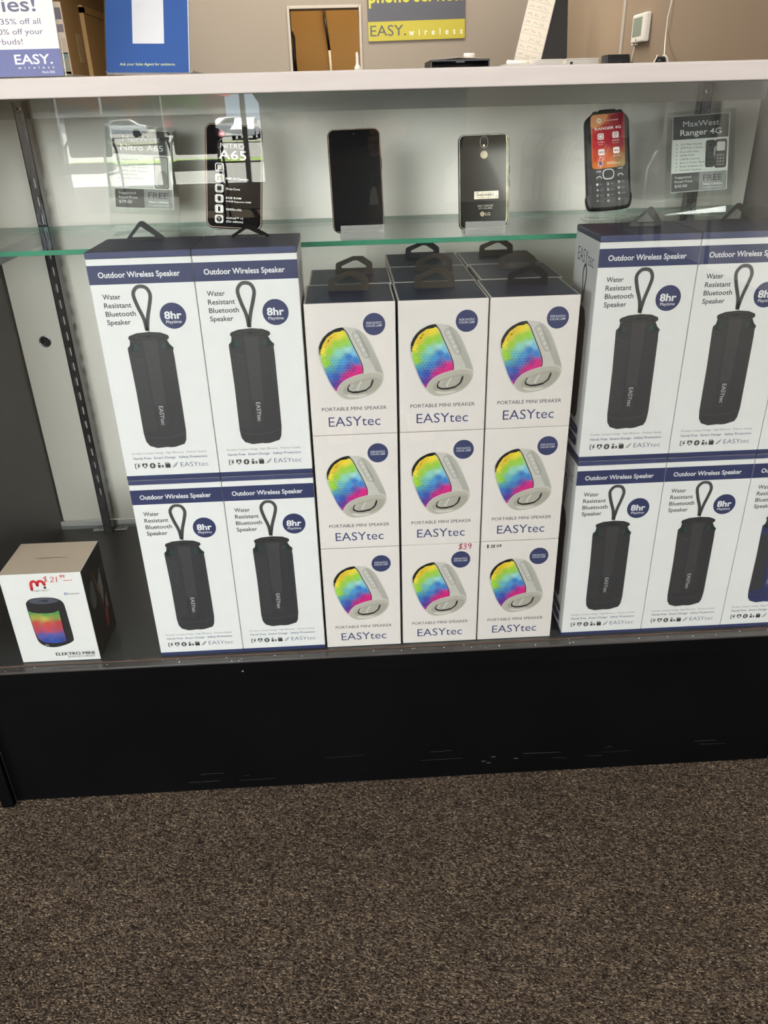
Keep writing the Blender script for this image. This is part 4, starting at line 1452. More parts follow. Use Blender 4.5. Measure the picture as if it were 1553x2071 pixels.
# ---- easels
def stand(loc, wd, hh, deep, label, m, yaw=0):
    t = thing('phone_stand', loc, label, 'phone stand', 'clear phone easels on the glass shelf', rot=(0, 0, R(yaw)))
    mb = MB()
    k = .0018
    # one bent sheet: lip, trough, back rest, foot
    mb.box(-wd / 2, wd / 2, 0, k, hh * .46, hh + .003, bev=.0004)
    M = Matrix.Translation((0, 0, hh * .46)) @ Matrix.Rotation(R(-5), 4, 'X')
    mb.box(-wd / 2, wd / 2, 0, .038, -k / 2, k / 2, bev=.0004, M=M)
    mb.box(-wd / 2, wd / 2, 0, k, .0016, hh * .5, bev=.0004)
    mb.box(-wd / 2, wd / 2, 0, deep, 0, k, bev=.0004)
    mb.build('bent_sheet', m, t)
    mb = MB()
    M = Matrix.Translation((0, .0415, .002)) @ Matrix.Rotation(R(-18), 4, 'X')
    mb.box(-wd / 2 + .004, wd / 2 - .004, 0, k, 0, .05, bev=.0004, M=M)
    mb.build('back_rest', m, t)
    return t


stand((-.0232, .1335, .5346), .055, .0145, .05, 'frosted clear easel under the black smartphone with blank screen', 'frosted_acrylic', 2)
stand((.1325, .1335, .5346), .0515, .0145, .05, 'frosted clear easel under the smartphone turned to show its back', 'frosted_acrylic', -2)
stand((-.190, .196, .5346), .056, .006, .05, 'clear easel under the smartphone with feature icons', 'frosted_acrylic', 4)
stand((.320, .207, .5346), .066, .0165, .06, 'clear easel under the rugged keypad phone', 'acrylic', -4)


# ---- price card holders
def card_holder(loc, rot, label, lines, title, price, small=None, phone='slab', cw=.0795, chh=.101):
    t = thing('card_holder', loc, label, 'price card', 'acrylic price card holders on the glass shelf', rot=rot)
    wd, hh = .095, .136
    mb = MB()
    mb.box(-wd / 2, wd / 2, 0, .0018, 0, hh, bev=.0003)
    mb.box(-wd / 2, wd / 2, .0036, .0052, .024, hh, bev=.0003)
    mb.box(-wd / 2, wd / 2, 0, .0052, hh, hh + .0016, bev=.0003)
    mb.box(-wd / 2, wd / 2, 0, .045, .0004, .002, bev=.0003, M=Matrix.Rotation(-rot[0], 4, 'X'))
    mb.build('holder', 'acrylic', t)
    mb = MB().box(-cw / 2, cw / 2, .0022, .0030, .031, .031 + chh, '#e9e7e2')
    a = Art(mb, (-cw / 2, .0022, .031))
    W, Hh = cw * 1000, chh * 1000
    dk = '#37373a'
    a.rect(1, Hh * .692, W - 1, Hh - .8, dk)
    a.text(title[0], W / 2, Hh * .855, w=W * .63, h=7.6, col='#e8e6e2', L=1, align='c')
    a.text(title[1], W / 2, Hh * .742, w=W * .72, h=7.8, col='#f4f3ef', L=1, align='c', bold=.01)
    n = len(lines)
    for i, (s_, k_) in enumerate(lines):
        y = Hh * .615 - i * (Hh * .335 / max(7, n - 1))
        a.poly(circ(7, y + 1, .7, n=8), '#2a2a2d', 1)
        a.text(s_, 12, y, w=k_, h=2.5, col='#3a3a3e', L=1)
    a.rect(.6, .8, W * .5, Hh * .252, dk)
    a.rect(W * .5, .8, W - 1, Hh * .252, '#8f8f90')
    a.text('Suggested', 5.4, Hh * .185, w=23, h=3.1, col='#ececec', L=1)
    a.text('Retail Price', 5.4, Hh * .127, w=25, h=3.1, col='#ececec', L=1)
    a.text(price, 5.4, Hh * .064, w=17.5, h=3.9, col='#f2f2f2', L=1)
    a.text('FREE', W * .57, Hh * .135, w=26.5, h=8.2, col='#2d2d33', L=1, bold=.01)
    a.text('New Lifeline', W * .575, Hh * .075, w=27, h=3.2, col='#f4f4f4', L=1, bold=.01)
    a.text('(+) applicable taxes', W * .56, Hh * .036, w=29, h=2.1, col='#ececec', L=1)
    if small:
        a.text(small, 20, Hh * .268, w=32, h=1.5, col='#55555a', L=1)
    if phone == 'slab':
        a.poly(rrect(55, 27, 74, 68, 2.5), '#2b2b30', 1)
        a.poly(rrect(56, 28.2, 73, 67, 2), '#b9b4ae', 2)
        a.poly(smoothpoly([(58, 40), (64, 50), (72, 46), (72, 30), (60, 30)], 3), '#8f8a86', 3)
        a.rect(57.5, 63, 62, 65, '#e4e2de', 3)
    else:
        a.poly(rrect(47.4, 31, 60.5, 67, 3), '#2e2d2c', 1)
        a.poly(rrect(60.5, 29.6, 77, 67.5, 3), '#33312f', 1)
        for yy in (60, 47, 36):
            a.poly(circ(54.3, yy, 4.2, n=18), '#4a4845', 2)
            a.poly(circ(54.3, yy, 2.4, n=14), '#262524', 3)
        a.poly(rrect(63, 52, 74.5, 64, 1.2), '#d9d5cf', 2)
        for i in range(4):
            for j in range(3):
                a.poly(rrect(63 + j * 4.1, 32.5 + i * 4.2, 66.2 + j * 4.1, 35.2 + i * 4.2, .8), '#8d8983', 2)
    mb.build('card', 'card_print', t)
    return t


card_holder((-.3255, .272, .5346), (R(-13.5), R(4.0), R(4)), 'clear holder with $79.00 price card, washed out by window glare, on the glass shelf',
            (('Android 13', 21), ('6.5" touch screen', 33), ('13MP rear camera', 34), ('8MP selfie camera', 34), ('3GB RAM', 19), ('32GB memory', 28)), ('MaxWest', 'Nitro A65'), '$79.00', 'Also referred to as the Astro A65')
card_holder((.4665, .276, .5346), (R(-13), R(-2.4), R(-4)), 'clear holder with $30.00 price card, in front of the right slotted upright',
            (('2.4" Main Display', 30), ('2MP Rear Camera', 32), ('Dual LED Flash', 26), ('64MB RAM', 19.5), ('128MB memory', 28), ('Built-in Power Bank', 34.5), ('Radio & Bluetooth', 32), ('Powerful Speaker', 30.5)), ('MaxWest', 'Ranger 4G'), '$30.00', None, 'keypad')


# ================================================================== signs standing on the countertop
CT = .7169


def counter_sign(name, loc, rot, label, wd, hh, draw):
    t = thing(name, loc, label, 'sign', rot=rot)
    mb = MB()
    mb.box(-wd / 2 - .002, wd / 2 + .002, .0026, .0046, 0, hh + .002, bev=.0004)
    mb.box(-wd / 2 - .002, wd / 2 + .002, .0050, .09, .0006, .0026, bev=.0004, M=Matrix.Rotation(-rot[0], 4, 'X'))
    mb.build('holder', 'acrylic', t)
    mb = MB().box(-wd / 2, wd / 2, 0, .0024, .0006, hh, '#d6cecb')
    draw(Art(mb, (-wd / 2, 0, .0006)), wd * 1000, hh * 1000)
    mb.build('printed_sheet', 'print', t)
    return t


def draw_offer(a, W, Hh):
    a.rect(0, 0, W, 23.2, '#3f4a86')
    a.text('EASY.', W - 44.5, 10.6, w=36, h=8.6, col='#f2f1ef', L=1, bold=.01)
    a.text('wireless', W - 42.5, 6.6, w=34.5, h=2.2, col='#d7dba9', L=1, sp=2.4, bold=.01)
    a.text('March 2026', W - 20, 2.6, w=12, h=2.0, col='#dfe0ea', L=1)
    for s_, y, w_, r_ in (('rbuds!', 27.4, 23, 34), ('20% off your', 35.6, 47, 13), ('et 35% off all', 44, 48, 14)):
        a.text(s_, W - r_, y, w=w_, h=5.0, col='#45486c', align='r')
    a.text('ries!', W - 16.5, 54.6, w=41, h=12.5, col='#3d4064', align='r', bold=.012)


counter_sign('offer_sign', (-.3972, -.013, CT + .0006), (R(-6), 0, 0), 'white sign with a navy foot band, EASY. and offer lettering, on the countertop front edge', .168, .24, draw_offer)


def draw_help(a, W, Hh):
    a.rect(0, 0, W, Hh, '#244f92')
    a.rect(W - .8, 0, W, Hh, '#c9cfdd', 1)
    a.rect(27, 30, 59, 100, '#cdd0d5', 1)
    a.text('Ask your Sales Agent for assitance.', 13.5, 7.4, w=56.5, h=2.9, col='#dfe79c', L=1)


counter_sign('help_sign', (-.2402, .03, CT + .0030), (R(-28), R(1.2), 0), 'blue sign with small pale yellow line of text, on the countertop', .0845, .14, draw_help)

# floor banner and wall notice down the hall
t = thing('banner_stand', (-1.338, 3.2, F), 'tall narrow banner with small product pictures, edge on behind the white sign', 'banner')
mb = MB().box(-.10, .10, -.006, .006, .03, 1.375, '#cbb9a4')
a = Art(mb, (-.10, -.006, 0))
for i, (y, hh, c) in enumerate(((1310, 44, '#4a4356'), (1262, 30, '#6a5a66'), (1180, 60, '#b9a58c'), (1100, 62, '#7e7b62'), (1158, 26, '#5c6f6a'), (1098, 12, '#4a4452'), (1040, 44, '#bda992'), (1000, 10, '#57485a'), (960, 16, '#5b4c50'))):
    a.rect(110, y, 198, y + hh, c, i % 2)
mb.build('banner_sheet', 'print', t)
MB().box(-.11, .11, -.10, .10, 0, .03, bev=.005).build('base', 'zinc', t)
mb = MB().box(-.001, .003, 0, .17, 0, .30, '#b9a887')
a = Art(mb, (.003, 0, 0), (0, 1, 0))
for i in range(7):
    a.rect(70, 60 + i * 30, 84, 76 + i * 30, '#8a7856')
o = mb.build('wall_notice', 'print', None, (-3.098, 10.02, 1.205))
tag(o, 'small pale notice sheet on the brown hall wall beside the door', 'notice')

# poster on the back wall
mb = MB().box(0, .582, -.004, .004, 0, .60, '#55565f')
a = Art(mb, (0, -.004, 0))
a.rect(0, 0, 582, 100, '#c9bd2e')
a.text('EASY.', 12, 26, w=214, h=58, col='#4d535a', L=1)
a.text('wireless', 244, 24, w=324, h=34, col='#fbfae6', L=1, sp=2.3, bold=.02)
a.text('phone service.', 8, 196, w=562, h=82, col='#d9cf3a', L=1, bold=.022)
o = mb.build('wall_poster', 'print', None, (.151, 4.592, 1.022))
o.rotation_euler = (0, R(-.6), 0)
tag(o, 'dark grey and yellow shop poster reading EASY. wireless on the back wall', 'poster')

# ================================================================== back counter and what lies on it
BC = .800
mb = MB().box(-.35, 1.165, 2.64, 3.45, BC - .03, BC, bev=.003)
mb2 = MB().box(-.30, 1.12, 2.70, 3.40, F, BC - .03, bev=.003)
mb3 = MB().box(.95, 1.165, 2.1, 2.638, BC - .045, BC - .02, bev=.003)
mb3.box(.97, 1.0, 2.12, 2.15, F, BC - .045).box(1.12, 1.15, 2.12, 2.15, F, BC - .045)
t = thing('back_counter', (.4, 2.8, F), 'service counter hidden low behind the display case, carrying trays and papers', 'counter')
o = mb.build('worktop', 'black_laminate', t, (-.4, -2.8, Z0))
o = mb2.build('cabinet', 'black_laminate', t, (-.4, -2.8, Z0))
o = mb3.build('side_ledge', 'black_laminate', t, (-.4, -2.8, Z0))

t = thing('paper_tray', (.482, 3.08, BC), 'flat black desk tray with papers and a white tape roll on top', 'tray')
mb = MB()
mb.box(-.128, .128, -.14, .12, .040, .0485, bev=.002)
mb.box(-.128, -.122, -.14, .12, 0, .040)
mb.box(.122, .128, -.14, .12, 0, .040)
mb.box(-.128, .128, .114, .12, 0, .040)
mb.box(-.128, .128, -.14, .12, 0, .006)
mb.box(-.02, .02, -.143, -.138, .034, .046, bev=.002)
mb.build('tray_body', 'black_plastic', t)
mb = MB()
M = Matrix.Translation((-.062, -.02, .0516)) @ Matrix.Rotation(R(-3), 4, 'Y') @ Matrix.Rotation(R(8), 4, 'Z')
mb.box(-.045, .045, -.09, .09, 0, .004, '#cfc8ba', M=M)
M = Matrix.Translation((.018, -.02, .0545)) @ Matrix.Rotation(R(2.5), 4, 'Y') @ Matrix.Rotation(R(-4), 4, 'Z')
mb.box(-.05, .075, -.09, .09, -.001, .0012, '#c6bfb0', M=M)
tag(mb.build('paper_stack', 'print', None, (.482, 3.08, BC)), 'loose pale papers lying on the flat black tray', 'papers')
mb = MB().lathe([(.012, 0), (.0245, 0), (.0245, .019), (.012, .019)], n=26)
tag(mb.build('tape_roll', 'white_plastic', None, (.532, 3.02, BC + .0545)), 'white tape roll on the black tray papers', 'tape roll')

mb = MB().lathe([(.014, 0), (.014, .03), (.010, .034), (.006, .045), (.006, .07), (.003, .085)], n=16)
tag(mb.build('pump_bottle', 'white_plastic', None, (.042, 3.0, BC)), 'tiny white bottle just above the countertop edge by the opening', 'bottle')

mb = MB()
for x0, x1, y, r in ((.70, .80, 3.02, .006), (.69, .79, 2.98, .006)):
    mb.tube([(x0, y, .0325 + (r if y > 3 else 0)), (x1 - .02, y + .01, .034), (x1, y + .03, .033)], r, 10)
mb.box(.68, .81, 2.9, 3.08, 0, .0265)
tag(mb.build('rolled_papers', 'white_plastic', None, (0, 0, BC)), 'rolled white papers at the foot of the whiteboard', 'papers')
GB = 'white file boxes on the back counter'
for i, (x0, x1, h_, lab) in enumerate(((.795, .936, .038, 'white flat file box nearest the whiteboard on the back counter'), (.951, 1.095, .0385, 'white flat file box beside the black device on the back counter'))):
    t = thing('file_box', ((x0 + x1) / 2, 3.1, BC), lab, 'box', GB)
    w = (x1 - x0) / 2
    MB().box(-w, w, -.12, .12, 0, h_, bev=.0015).build('box_body', 'white_plastic', t)
    MB().box(-w - .001, w + .001, -.122, .122, h_ + .0001, h_ + .004, bev=.001).build('lid', 'white_plastic', t)
    MB().box(-w + .018, -w + .030, -.1212, -.1200, .010, .030).build('label_slot', 'black_plastic', t)

# leaning whiteboard on its black easel
t = thing('whiteboard', (.84, 3.30, BC + .0175), 'white dry-erase board covered in small handwriting, leaning on the back counter', 'whiteboard')
Rm = Matrix.Rotation(R(14.5), 4, 'Y') @ Matrix.Rotation(R(-10), 4, 'X')
mb = MB().box(-.062, .062, 0, .004, .0, .34, '#d5cfc2', M=Rm)
o_ = Rm @ Vector((-.062, -.0001, 0))
u_ = (Rm.to_3x3() @ Vector((1, 0, 0)))
v_ = (Rm.to_3x3() @ Vector((0, 0, 1)))
a = Art(mb, o_, u_, v_)
for i in range(9):
    a.stroke([(6, 40 + i * 34), (118, 44 + i * 34)], 1.0, '#8f897d', 0)
random.seed(21)
for i in range(9):
    for j, c in enumerate(('#6b6660', '#7a7570', '#6f9a82')):
        x = 12 + j * 34
        y = 48 + i * 34
        if random.random() < .92:
            pts = [(x + q * 3.2, y + 5 + random.uniform(-5, 9)) for q in range(8 if j < 2 else 7)]
            a.stroke(pts, 1.5, c if random.random() < .85 else '#b0605a', 1)
mb.build('writing_panel', 'matte_print', t)
mb = MB()
for b in ((-.065, -.062, 0, .344), (.062, .065, 0, .344)):
    mb.box(b[0], b[1], -.001, .006, b[2], b[3], M=Rm)
mb.box(-.065, .065, -.001, .006, .34, .344, M=Rm)
mb.build('frame', 'zinc', t)
mb = MB().prism([(0, 0), (.152, 0), (.146, .34), (.082, .34)], (.05, .014, 0), (1, 0, 0), (0, .17, 1), -.012)
mb.build('back_rest', 'black_plastic', t)

t = thing('desk_device', (1.12, 2.82, BC), 'small black boxy desk device on the back counter under the wall seam', 'device')
MB().box(-.047, .047, -.03, .05, 0, .0455, bev=.003).build('housing', 'black_plastic', t)
mb = MB()
for i in range(6):
    mb.box(-.043, .043, -.0308, -.030, .028 + i * .0027, .0292 + i * .0027)
mb.build('grille', 'rubber', t)
mb = MB().box(.0, .085, -.07, -.034, 0, .0155, bev=.003)
mb.box(.004, .02, -.072, -.04, .0155, .02, bev=.002)
mb.build('foot', 'black_plastic', t)

t = thing('cable_spool', (1.083, 2.2, BC - .018), 'small black and white spool at the end of the hanging white wire', 'spool')
for s in (-1, 1):
    mb = MB().lathe([(.0, 0), (.018, 0), (.019, .0015), (.018, .003), (0, .003)], (s * .017, 0, .0165), (s, .25, .45), 20)
    mb.build('flange', 'white_plastic', t)
MB().tube([(-.016, 0, .0165), (.016, 0, .0165)], .0125, 16).build('wound_cable', 'black_plastic', t)

# thermostat and wires on the right rear wall
RWX = 1.172
t = thing('thermostat', (RWX, 2.66, .878), 'white wall thermostat with grey-green display on the brown wall', 'thermostat')
o = MB().box(-.026, -.001, -.075, .075, 0, .099, bev=.007, seg=3).build('housing', 'white_plastic', t)
mb = MB().box(-.0272, -.0258, -.042, .058, .022, .086, '#7f8a7d', bev=.0006)
mb.build('display', 'plastic_print', t)
mb = MB().lathe([(.0035, 0), (.0035, .0012)], (-.0258, .01, .0105), (-1, 0, 0), 12)
mb.build('button', 'black_plastic', t)
MB().box(-.014, -.0005, .05, .10, -.006, .075, bev=.003).build('wall_plate', 'white_plastic', t)
mb = MB().tube([(RWX - .004, 2.74, .875), (RWX - .005, 2.745, .855), (RWX - .006, 2.76, .83), (RWX - .007, 2.765, BC + .002)], .0022, 6)
tag(mb.build('thermostat_wire', 'white_plastic'), 'thin white wire running down from the thermostat', 'wire')
mb = MB().tube([(RWX - .004, 2.39, 1.6), (RWX - .004, 2.385, 1.2), (RWX - .005, 2.38, 1.0), (RWX - .012, 2.385, .94), (RWX - .006, 2.40, .90), (RWX - .02, 2.36, .86), (RWX - .04, 2.30, .835), (1.10, 2.21, .808)], .0024, 6)
tag(mb.build('hanging_cord', 'white_plastic'), 'thin white cord hanging down the brown wall to a spool', 'cord')

# seen through the opening: an office
t = thing('office_desk', (-.12, 5.35, F), 'dark brown office desk edge low inside the wall opening', 'desk')
MB().box(-.36, .02, -.25, .3, 1.10, 1.148, bev=.003).build('desktop', 'edge_brown', t)
MB().box(.06, .25, -.25, .3, 1.10, 1.142, bev=.003).build('desktop', 'edge_brown', t)
for x in (-.34, .23):
    MB().box(x - .02, x + .02, -.2, .25, 0, 1.10, bev=.003).build('leg', 'edge_brown', t)
MB().box(-.32, .21, .2, .22, .5, 1.10).build('modesty_panel', 'edge_brown', t)
t = thing('wall_conduit', (-.11, 5.895, .55), 'thin black and white pole slanting down the tan office wall', 'conduit')
MB().tube([(-.02, -.02, .88), (-.012, -.02, .72)], .011, 10).build('sleeve', 'white_plastic', t)
MB().tube([(-.012, -.02, .72), (.012, -.02, .50)], .0095, 10).build('cable', 'black_plastic', t)
MB().tube([(.012, -.02, .50), (.030, -.02, 0.02)], .010, 10).build('sleeve', 'white_plastic', t)
mb = MB().tube([(-.350, 5.2, 1.135), (-.335, 5.2, 1.125), (-.326, 5.2, 1.09), (-.327, 5.2, 1.03), (-.330, 5.2, .98), (-.331, 5.2, .889)], [.006, .008, .009, .009, .012, .016], 10)
tag(mb.build('lamp_arm', 'black_plastic'), 'curved black arm at the left edge of the wall opening', 'lamp arm')
mb = MB().lathe([(.012, 0), (.0125, .012), (.009, .02), (.007, .09), (.009, .11), (.004, .118)], n=14)
tag(mb.build('spray_bottle', 'white_plastic', None, (.118 - .03, 5.15, .881)), 'pale upright bottle at the right edge of the wall opening', 'bottle')

# ================================================================== in front of the case, met as reflections in the pane


def skin_mesh(name, joints, links, m, parent, sub=2, root=0):
    me = bpy.data.meshes.new(name)
    me.from_pydata([j[0] for j in joints], links, [])
    o = bpy.data.objects.new(name, me)
    COL.objects.link(o)
    o.parent = parent
    sk = o.modifiers.new('skin', 'SKIN')
    for i, j in enumerate(joints):
        r = j[1]
        me.skin_vertices[0].data[i].radius = r if isinstance(r, tuple) else (r, r)
        me.skin_vertices[0].data[i].use_root = i == root
    sk.use_smooth_shade = True
    ss = o.modifiers.new('smooth', 'SUBSURF')
    ss.levels = ss.render_levels = sub
    dg = bpy.context.evaluated_depsgraph_get()
    me2 = bpy.data.meshes.new_from_object(o.evaluated_get(dg))
    o.modifiers.clear()
    o.data = me2
    me2.materials.clear()
    me2.materials.append(MATS[m])
    for p in me2.polygons:
        p.use_smooth = True
    return o


PX, PY = .035, -1.30
per = thing('person', (PX, PY, F), 'person in dark clothes holding a phone, mirrored as a dark shape in the glass', 'person')
camL = Vector((CAM.x - PX, CAM.y - PY, CAM.z))
pc = camL - CU * .058 + CR * .020 - FWD * .010       # phone centre, person coordinates
hl, hr = pc - CR * .068 - CU * .022 - FWD * .012, pc + CR * .068 - CU * .022 - FWD * .012
J = [((0, -.02, .93), (.15, .11)), ((0, -.01, 1.10), (.14, .10)), ((0, 0, 1.28), (.155, .11)), ((0, .01, 1.42), (.13, .085)), ((0, .03, 1.50), .058), ((0, .06, 1.57), .062), ((0, .075, 1.65), (.078, .095)), ((0, .07, 1.72), (.07, .085)),
     ((-.17, 0, 1.41), .062), ((-.30, .03, 1.10), .045), (tuple(hl - CR * .035 - FWD * .06 - CU * .02), .030),
     ((.17, 0, 1.41), .062), ((.31, .03, 1.10), .045), (tuple(hr + CR * .035 - FWD * .06 - CU * .02), .030),
     ((-.095, -.02, .88), .09), ((-.11, .0, .49), .06), ((-.12, -.04, .10), .042), ((-.125, .09, .04), .04),
     ((.095, -.02, .88), .09), ((.11, .0, .49), .06), ((.12, -.04, .10), .042), ((.125, .09, .04), .04)]
E_ = [(0, 1), (1, 2), (2, 3), (3, 4), (4, 5), (5, 6), (6, 7), (3, 8), (8, 9), (9, 10), (3, 11), (11, 12), (12, 13), (0, 14), (14, 15), (15, 16), (16, 17), (0, 18), (18, 19), (19, 20), (20, 21)]
for side, wj, h0, sg in ((0, 10, hl, -1), (1, 13, hr, 1)):
    b = len(J)
    J.append((tuple(h0), (.026, .016)))
    E_.append((wj, b))
    for q in range(4):          # fingers curl round behind the phone
        o0 = h0 + CU * (.024 - .016 * q) - CR * sg * .004
        k0 = len(J)
        ln = (.9, 1.0, .95, .78)[q]
        J.append((tuple(o0 + FWD * .010 * ln + CR * sg * .008), .009))
        J.append((tuple(o0 + FWD * .024 * ln - CR * sg * .006), .0085))
        J.append((tuple(o0 + FWD * .025 - CR * sg * .024 * ln), .0075))
        E_ += [(b, k0), (k0, k0 + 1), (k0 + 1, k0 + 2)]
    k0 = len(J)
    J.append((tuple(h0 - CR * sg * .006 + CU * .020 - FWD * .010), .010))
    J.append((tuple(h0 - CR * sg * .022 + CU * .034 - FWD * .009), .0085))
    E_ += [(b, k0), (k0, k0 + 1)]
skin_mesh('body', J, E_, 'skin', per, 2)
JS = [((.02, -.02, .74), (.225, .14)), ((.02, -.02, .92), (.25, .15)), ((.01, -.01, 1.10), (.24, .14)), ((0, 0, 1.28), (.20, .13)), ((0, .01, 1.40), (.145, .10)), ((-.17, 0, 1.40), .078), ((-.30, .03, 1.10), .062), (tuple(Vector(J[10][0])), .042), ((.17, 0, 1.40), .078), ((.31, .03, 1.10), .062), (tuple(Vector(J[13][0])), .042)]
skin_mesh('shirt', JS, [(0, 1), (1, 2), (2, 3), (3, 4), (4, 5), (5, 6), (6, 7), (4, 8), (8, 9), (9, 10)], 'cloth_dark', per, 2)
JT = [((0, -.02, .95), (.162, .12)), ((-.095, -.02, .85), .108), ((-.11, 0, .49), .078), ((-.12, -.04, .10), .062), ((.095, -.02, .85), .108), ((.11, 0, .49), .078), ((.12, -.04, .10), .062)]
skin_mesh('trousers', JT, [(0, 1), (1, 2), (2, 3), (0, 4), (4, 5), (5, 6)], 'cloth_dark', per, 2)
for s in (-1, 1):
    skin_mesh('shoe', [((s * .12, -.06, .055), (.05, .05)), ((s * .123, .03, .045), (.05, .042)), ((s * .126, .13, .036), (.046, .034))], [(0, 1), (1, 2)], 'rubber', per, 2)
mb = MB().bm((lambda b: (bmesh.ops.create_uvsphere(b, u_segments=20, v_segments=14, radius=.1), b)[1])(bmesh.new()), M=Matrix.Translation((0, .045, 1.70)) @ Matrix.Diagonal((.90, 1.05, 1.02, 1)), smooth=True)
mb.build('hair', 'hair', per)
ph = thing('phone', (0, 0, 0), 'phone in the hands of the person before the case', 'phone')
ph.matrix_world = Matrix.Translation(camL + Vector((PX, PY, 0)) - CU * .058 + CR * .020 - FWD * .010) @ Matrix(((CR.x, CU.x, -FWD.x, 0), (CR.y, CU.y, -FWD.y, 0), (CR.z, CU.z, -FWD.z, 0), (0, 0, 0, 1)))
MB().box(-.0375, .0375, -.077, .077, -.004, .004, bev=.0025).build('housing', 'black_plastic', ph)
MB().box(-.0345, .0345, -.074, .074, .0041, .0046, '#1c1d20').build('screen', 'screen_print', ph)


def make_chair():
    t = thing('waiting_chair', (0, 0, 0), 'x', 'chair')
    mb = MB().box(-.205, .205, -.205, -.155, .56, .92, bev=.024, seg=4, smooth=True)
    mb.build('backrest', 'chair_vinyl', t)
    mb = MB().box(-.22, .22, -.19, .24, .44, .515, bev=.03, seg=4, smooth=True)
    mb.build('seat', 'chair_vinyl', t)
    for s in (-1, 1):
        MB().tube([(s * .25, -.22, .0), (s * .25, -.19, .46), (s * .235, -.18, .66), (s * .19, -.195, .72)], .0125, 10).build('rear_leg', 'chrome', t)
        MB().tube([(s * .25, .24, 0), (s * .25, .235, .60), (s * .25, .20, .68), (s * .25, .10, .70), (s * .25, -.10, .69), (s * .245, -.185, .60)], .0125, 10).build('front_leg', 'chrome', t)
        MB().box(s * .25 - .024, s * .25 + .024, -.08, .20, .695, .725, bev=.012, seg=3, smooth=True).build('armrest', 'black_plastic', t)
        MB().tube([(s * .25, -.2, .43), (s * .25, .236, .43)], .0105, 8).build('seat_rail', 'chrome', t)
    return t


GC = 'grey vinyl waiting chairs mirrored in the case glass'
ch = make_chair()
ch.location = (-2.43, -7.25, 0)
ch.rotation_euler = (0, 0, R(2))
ch['label'] = 'grey waiting chair mirrored at the left, its back before the parked white car'
ch['group'] = GC
dup(ch, (-1.42, -7.25, F), (0, 0, R(-2)), 'grey waiting chair mirrored above the leftmost phone, next to the window mullion', GC)
for i, (y, lab) in enumerate(((-6.3, 'grey waiting chair farthest along the bright wall, mirrored left of the keypad phone'), (-5.5, 'grey waiting chair along the bright wall, mirrored just behind the keypad phone'), (-4.7, 'grey waiting chair along the bright wall, mirrored beside the $30.00 price card'), (-3.9, 'grey waiting chair nearest on the bright wall, mirrored at the right edge'))):
    dup(ch, (1.78, y, F), (0, 0, R(90 - 4 * i)), lab, GC)

# the street beyond the window
slope = .019


def gz(y):
    return -.45 - slope * (min(-y, 61) - 9)


mb = MB().add([(-60, -8.2, gz(-8.2)), (60, -8.2, gz(-8.2)), (60, -61, gz(-61)), (-60, -61, gz(-61)), (90, -160, gz(-61)), (-90, -160, gz(-61))], [[0, 1, 2, 3], [3, 2, 4, 5]])
struct(mb.build('ground_street', 'asphalt'))
for nm, y0, y1, h_, m in (('grass_strip', -24.5, -27.5, .04, 'grass'), ('grass_verge', -56, -59, .08, 'grass')):
    mb = MB().add([(-50, y0, gz(y0) + h_), (50, y0, gz(y0) + h_), (50, y1, gz(y1) + h_), (-50, y1, gz(y1) + h_)], [[0, 1, 2, 3]])
    o = mb.build(nm, m)
    o['kind'] = 'structure'
for i, (x, w_) in enumerate(((-6.2, .5), (-4.0, .6))):
    pass
mb = MB().lathe([(.0, 0), (.45, 0), (.45, 1.25), (.38, 1.4), (0, 1.45)], n=18, col='#d9c25a')
o = mb.build('bollard', 'print', None, (-19.6, -58.0, gz(-58)))
tag(o, 'yellow bollard by the parking lot, mirrored in the case glass', 'bollard')


def car(x, y, rz, kind, col, label):
    t = thing(kind, (x, y, gz(y) - 0), label, 'car', 'vehicles parked outside', rot=(0, 0, R(rz)))
    L2, W2 = (2.25, .86) if kind != 'pickup_truck' else (2.7, .95)
    if kind == 'pickup_truck':
        low = [(-L2, .42), (L2, .42), (L2, 1.0), (1.2, 1.12), (-L2, 1.15)]
        cab = [(-.6, 1.1), (1.25, 1.1), (.75, 1.8), (-.4, 1.85)]
    elif kind == 'van':
        low = [(-L2, .35), (L2, .35), (L2 + .05, .9), (1.5, 1.1), (-L2, 1.15)]
        cab = [(-L2 + .02, 1.1), (1.55, 1.08), (.8, 1.8), (-L2 + .2, 1.82)]
    else:
        low = [(-L2, .32), (L2, .32), (L2 + .04, .72), (1.2, .95), (-1.6, 1.0), (-L2, .92)]
        cab = [(-1.75, .95), (1.2, .93), (.45, 1.42), (-.9, 1.46)]
    MB().prism(low, (0, W2, 0), (1, 0, 0), (0, 0, 1), 2 * W2, col).build('body', 'plastic_print', t)
    MB().prism(cab, (0, W2 * .86, 0), (1, 0, 0), (0, 0, 1), 1.72 * W2, col).build('cabin', 'plastic_print', t)
    cx_ = sum(p[0] for p in cab) / 4
    cz_ = sum(p[1] for p in cab) / 4
    win = [(cx_ + (p[0] - cx_) * .84, cz_ + (p[1] - cz_) * .72) for p in cab]
    MB().prism(win, (0, W2 * .875, 0), (1, 0, 0), (0, 0, 1), 1.75 * W2, '#2b3138').build('side_windows', 'screen_print', t)
    for sx_ in (-1, 1):
        for sy2 in (-1, 1):
            mb = MB().lathe([(.0, 0), (.2, 0), (.34, .02), (.34, .2), (.2, .22), (0, .22)], (sx_ * L2 * .62, sy2 * (W2 - .2), .34), (0, sy2, 0), 20, '#1a1a1a')
            mb.build('wheel', 'matte_print', t)
    return t


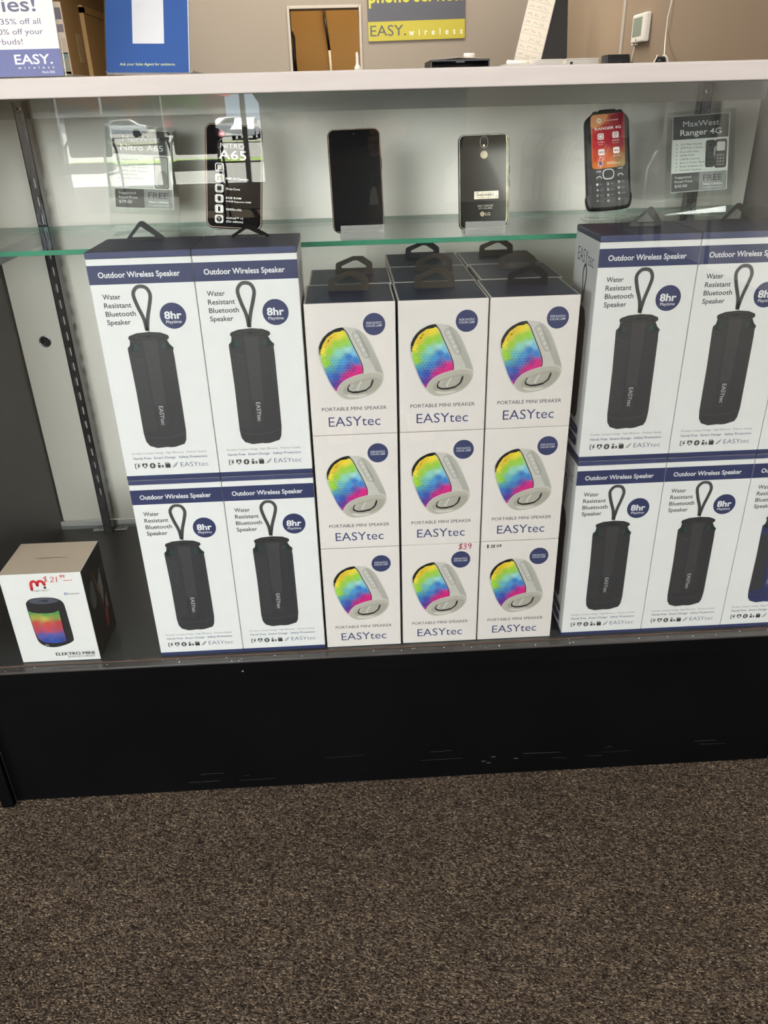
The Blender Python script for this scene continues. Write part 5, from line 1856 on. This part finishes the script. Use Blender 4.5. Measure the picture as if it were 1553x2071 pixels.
for a_ in ((-19.4, -77, 172, 'car', '#e4e6ea', 'white saloon car mirrored in the middle of the window view'), (-24.6, -80, 184, 'pickup_truck', '#d5d8de', 'silver pickup truck mirrored behind the white saloon car'), (-27.6, -76, 190, 'car', '#e8eaee', 'white car mirrored left of the saloon, half behind a chair'),
           (-14.6, -82, 178, 'van', '#b8262e', 'red van mirrored beside the window mullion'), (-9.6, -74, 150, 'car', '#eceef0', 'white car mirrored above the leftmost phone'), (-7.2, -66, 92, 'car', '#e6e8ec', 'white car seen nose on, mirrored at the edge of the window view'), (-31.5, -82, 176, 'van', '#9aa0a8', 'grey van mirrored at the left edge of the window view')):
    car(*a_)


def tree(x, y, h_, label):
    t = thing('tree', (x, y, gz(y)), label, 'tree', 'trees beyond the parking lot')
    MB().tube([(0, 0, -.2), (.1, 0, h_ * .3), (0, .1, h_ * .55)], [.28, .2, .12], 10).build('trunk', 'bark', t)
    bm = bmesh.new()
    random.seed(int(x * 7) & 255)
    for i in range(12):
        b2 = bmesh.new()
        bmesh.ops.create_icosphere(b2, subdivisions=2, radius=random.uniform(.16, .28) * h_)
        for v in b2.verts:
            v.co *= random.uniform(.8, 1.15)
        bmesh.ops.translate(b2, verts=b2.verts, vec=(random.uniform(-.28, .28) * h_, random.uniform(-.2, .2) * h_, h_ * random.uniform(.5, .92)))
        me = bpy.data.meshes.new('tmp')
        b2.to_mesh(me)
        bm.from_mesh(me)
        bpy.data.meshes.remove(me)
        b2.free()
    MB().bm(bm).build('crown', 'leaf', t)


tree(-17.2, -92, 6.5, 'leafy tree mirrored behind the parked cars beside the mullion')
tree(-5.0, -95, 7.5, 'leafy tree mirrored between the window mullions')
t = thing('shop_building', (-30, -118, gz(-118)), 'low dark shop building with red roof line, mirrored at the top of the window view', 'building')
MB().box(-22, 14, -6, 6, 0, 3.6).build('wall', 'brick', t)
mb = MB().prism([(-22.8, 3.6), (14.8, 3.6), (13, 5.4), (-21, 5.4)], (0, 6.8, 0), (1, 0, 0), (0, 0, 1), 13.6, '#a03a32')
mb.build('roof', 'matte_print', t)
for i in range(7):
    MB().box(-20 + i * 4.9, -17 + i * 4.9, 6.0, 6.05, .4, 2.8, '#3a4046').build('shop_window', 'screen_print', t)
mb = MB().tube([(-23.2, -86, gz(-86)), (-23.2, -86, gz(-86) + 8)], .12, 8)
tag(mb.build('street_lamp', 'aluminium'), 'pale lamp pole mirrored in front of the shop building', 'lamp post')
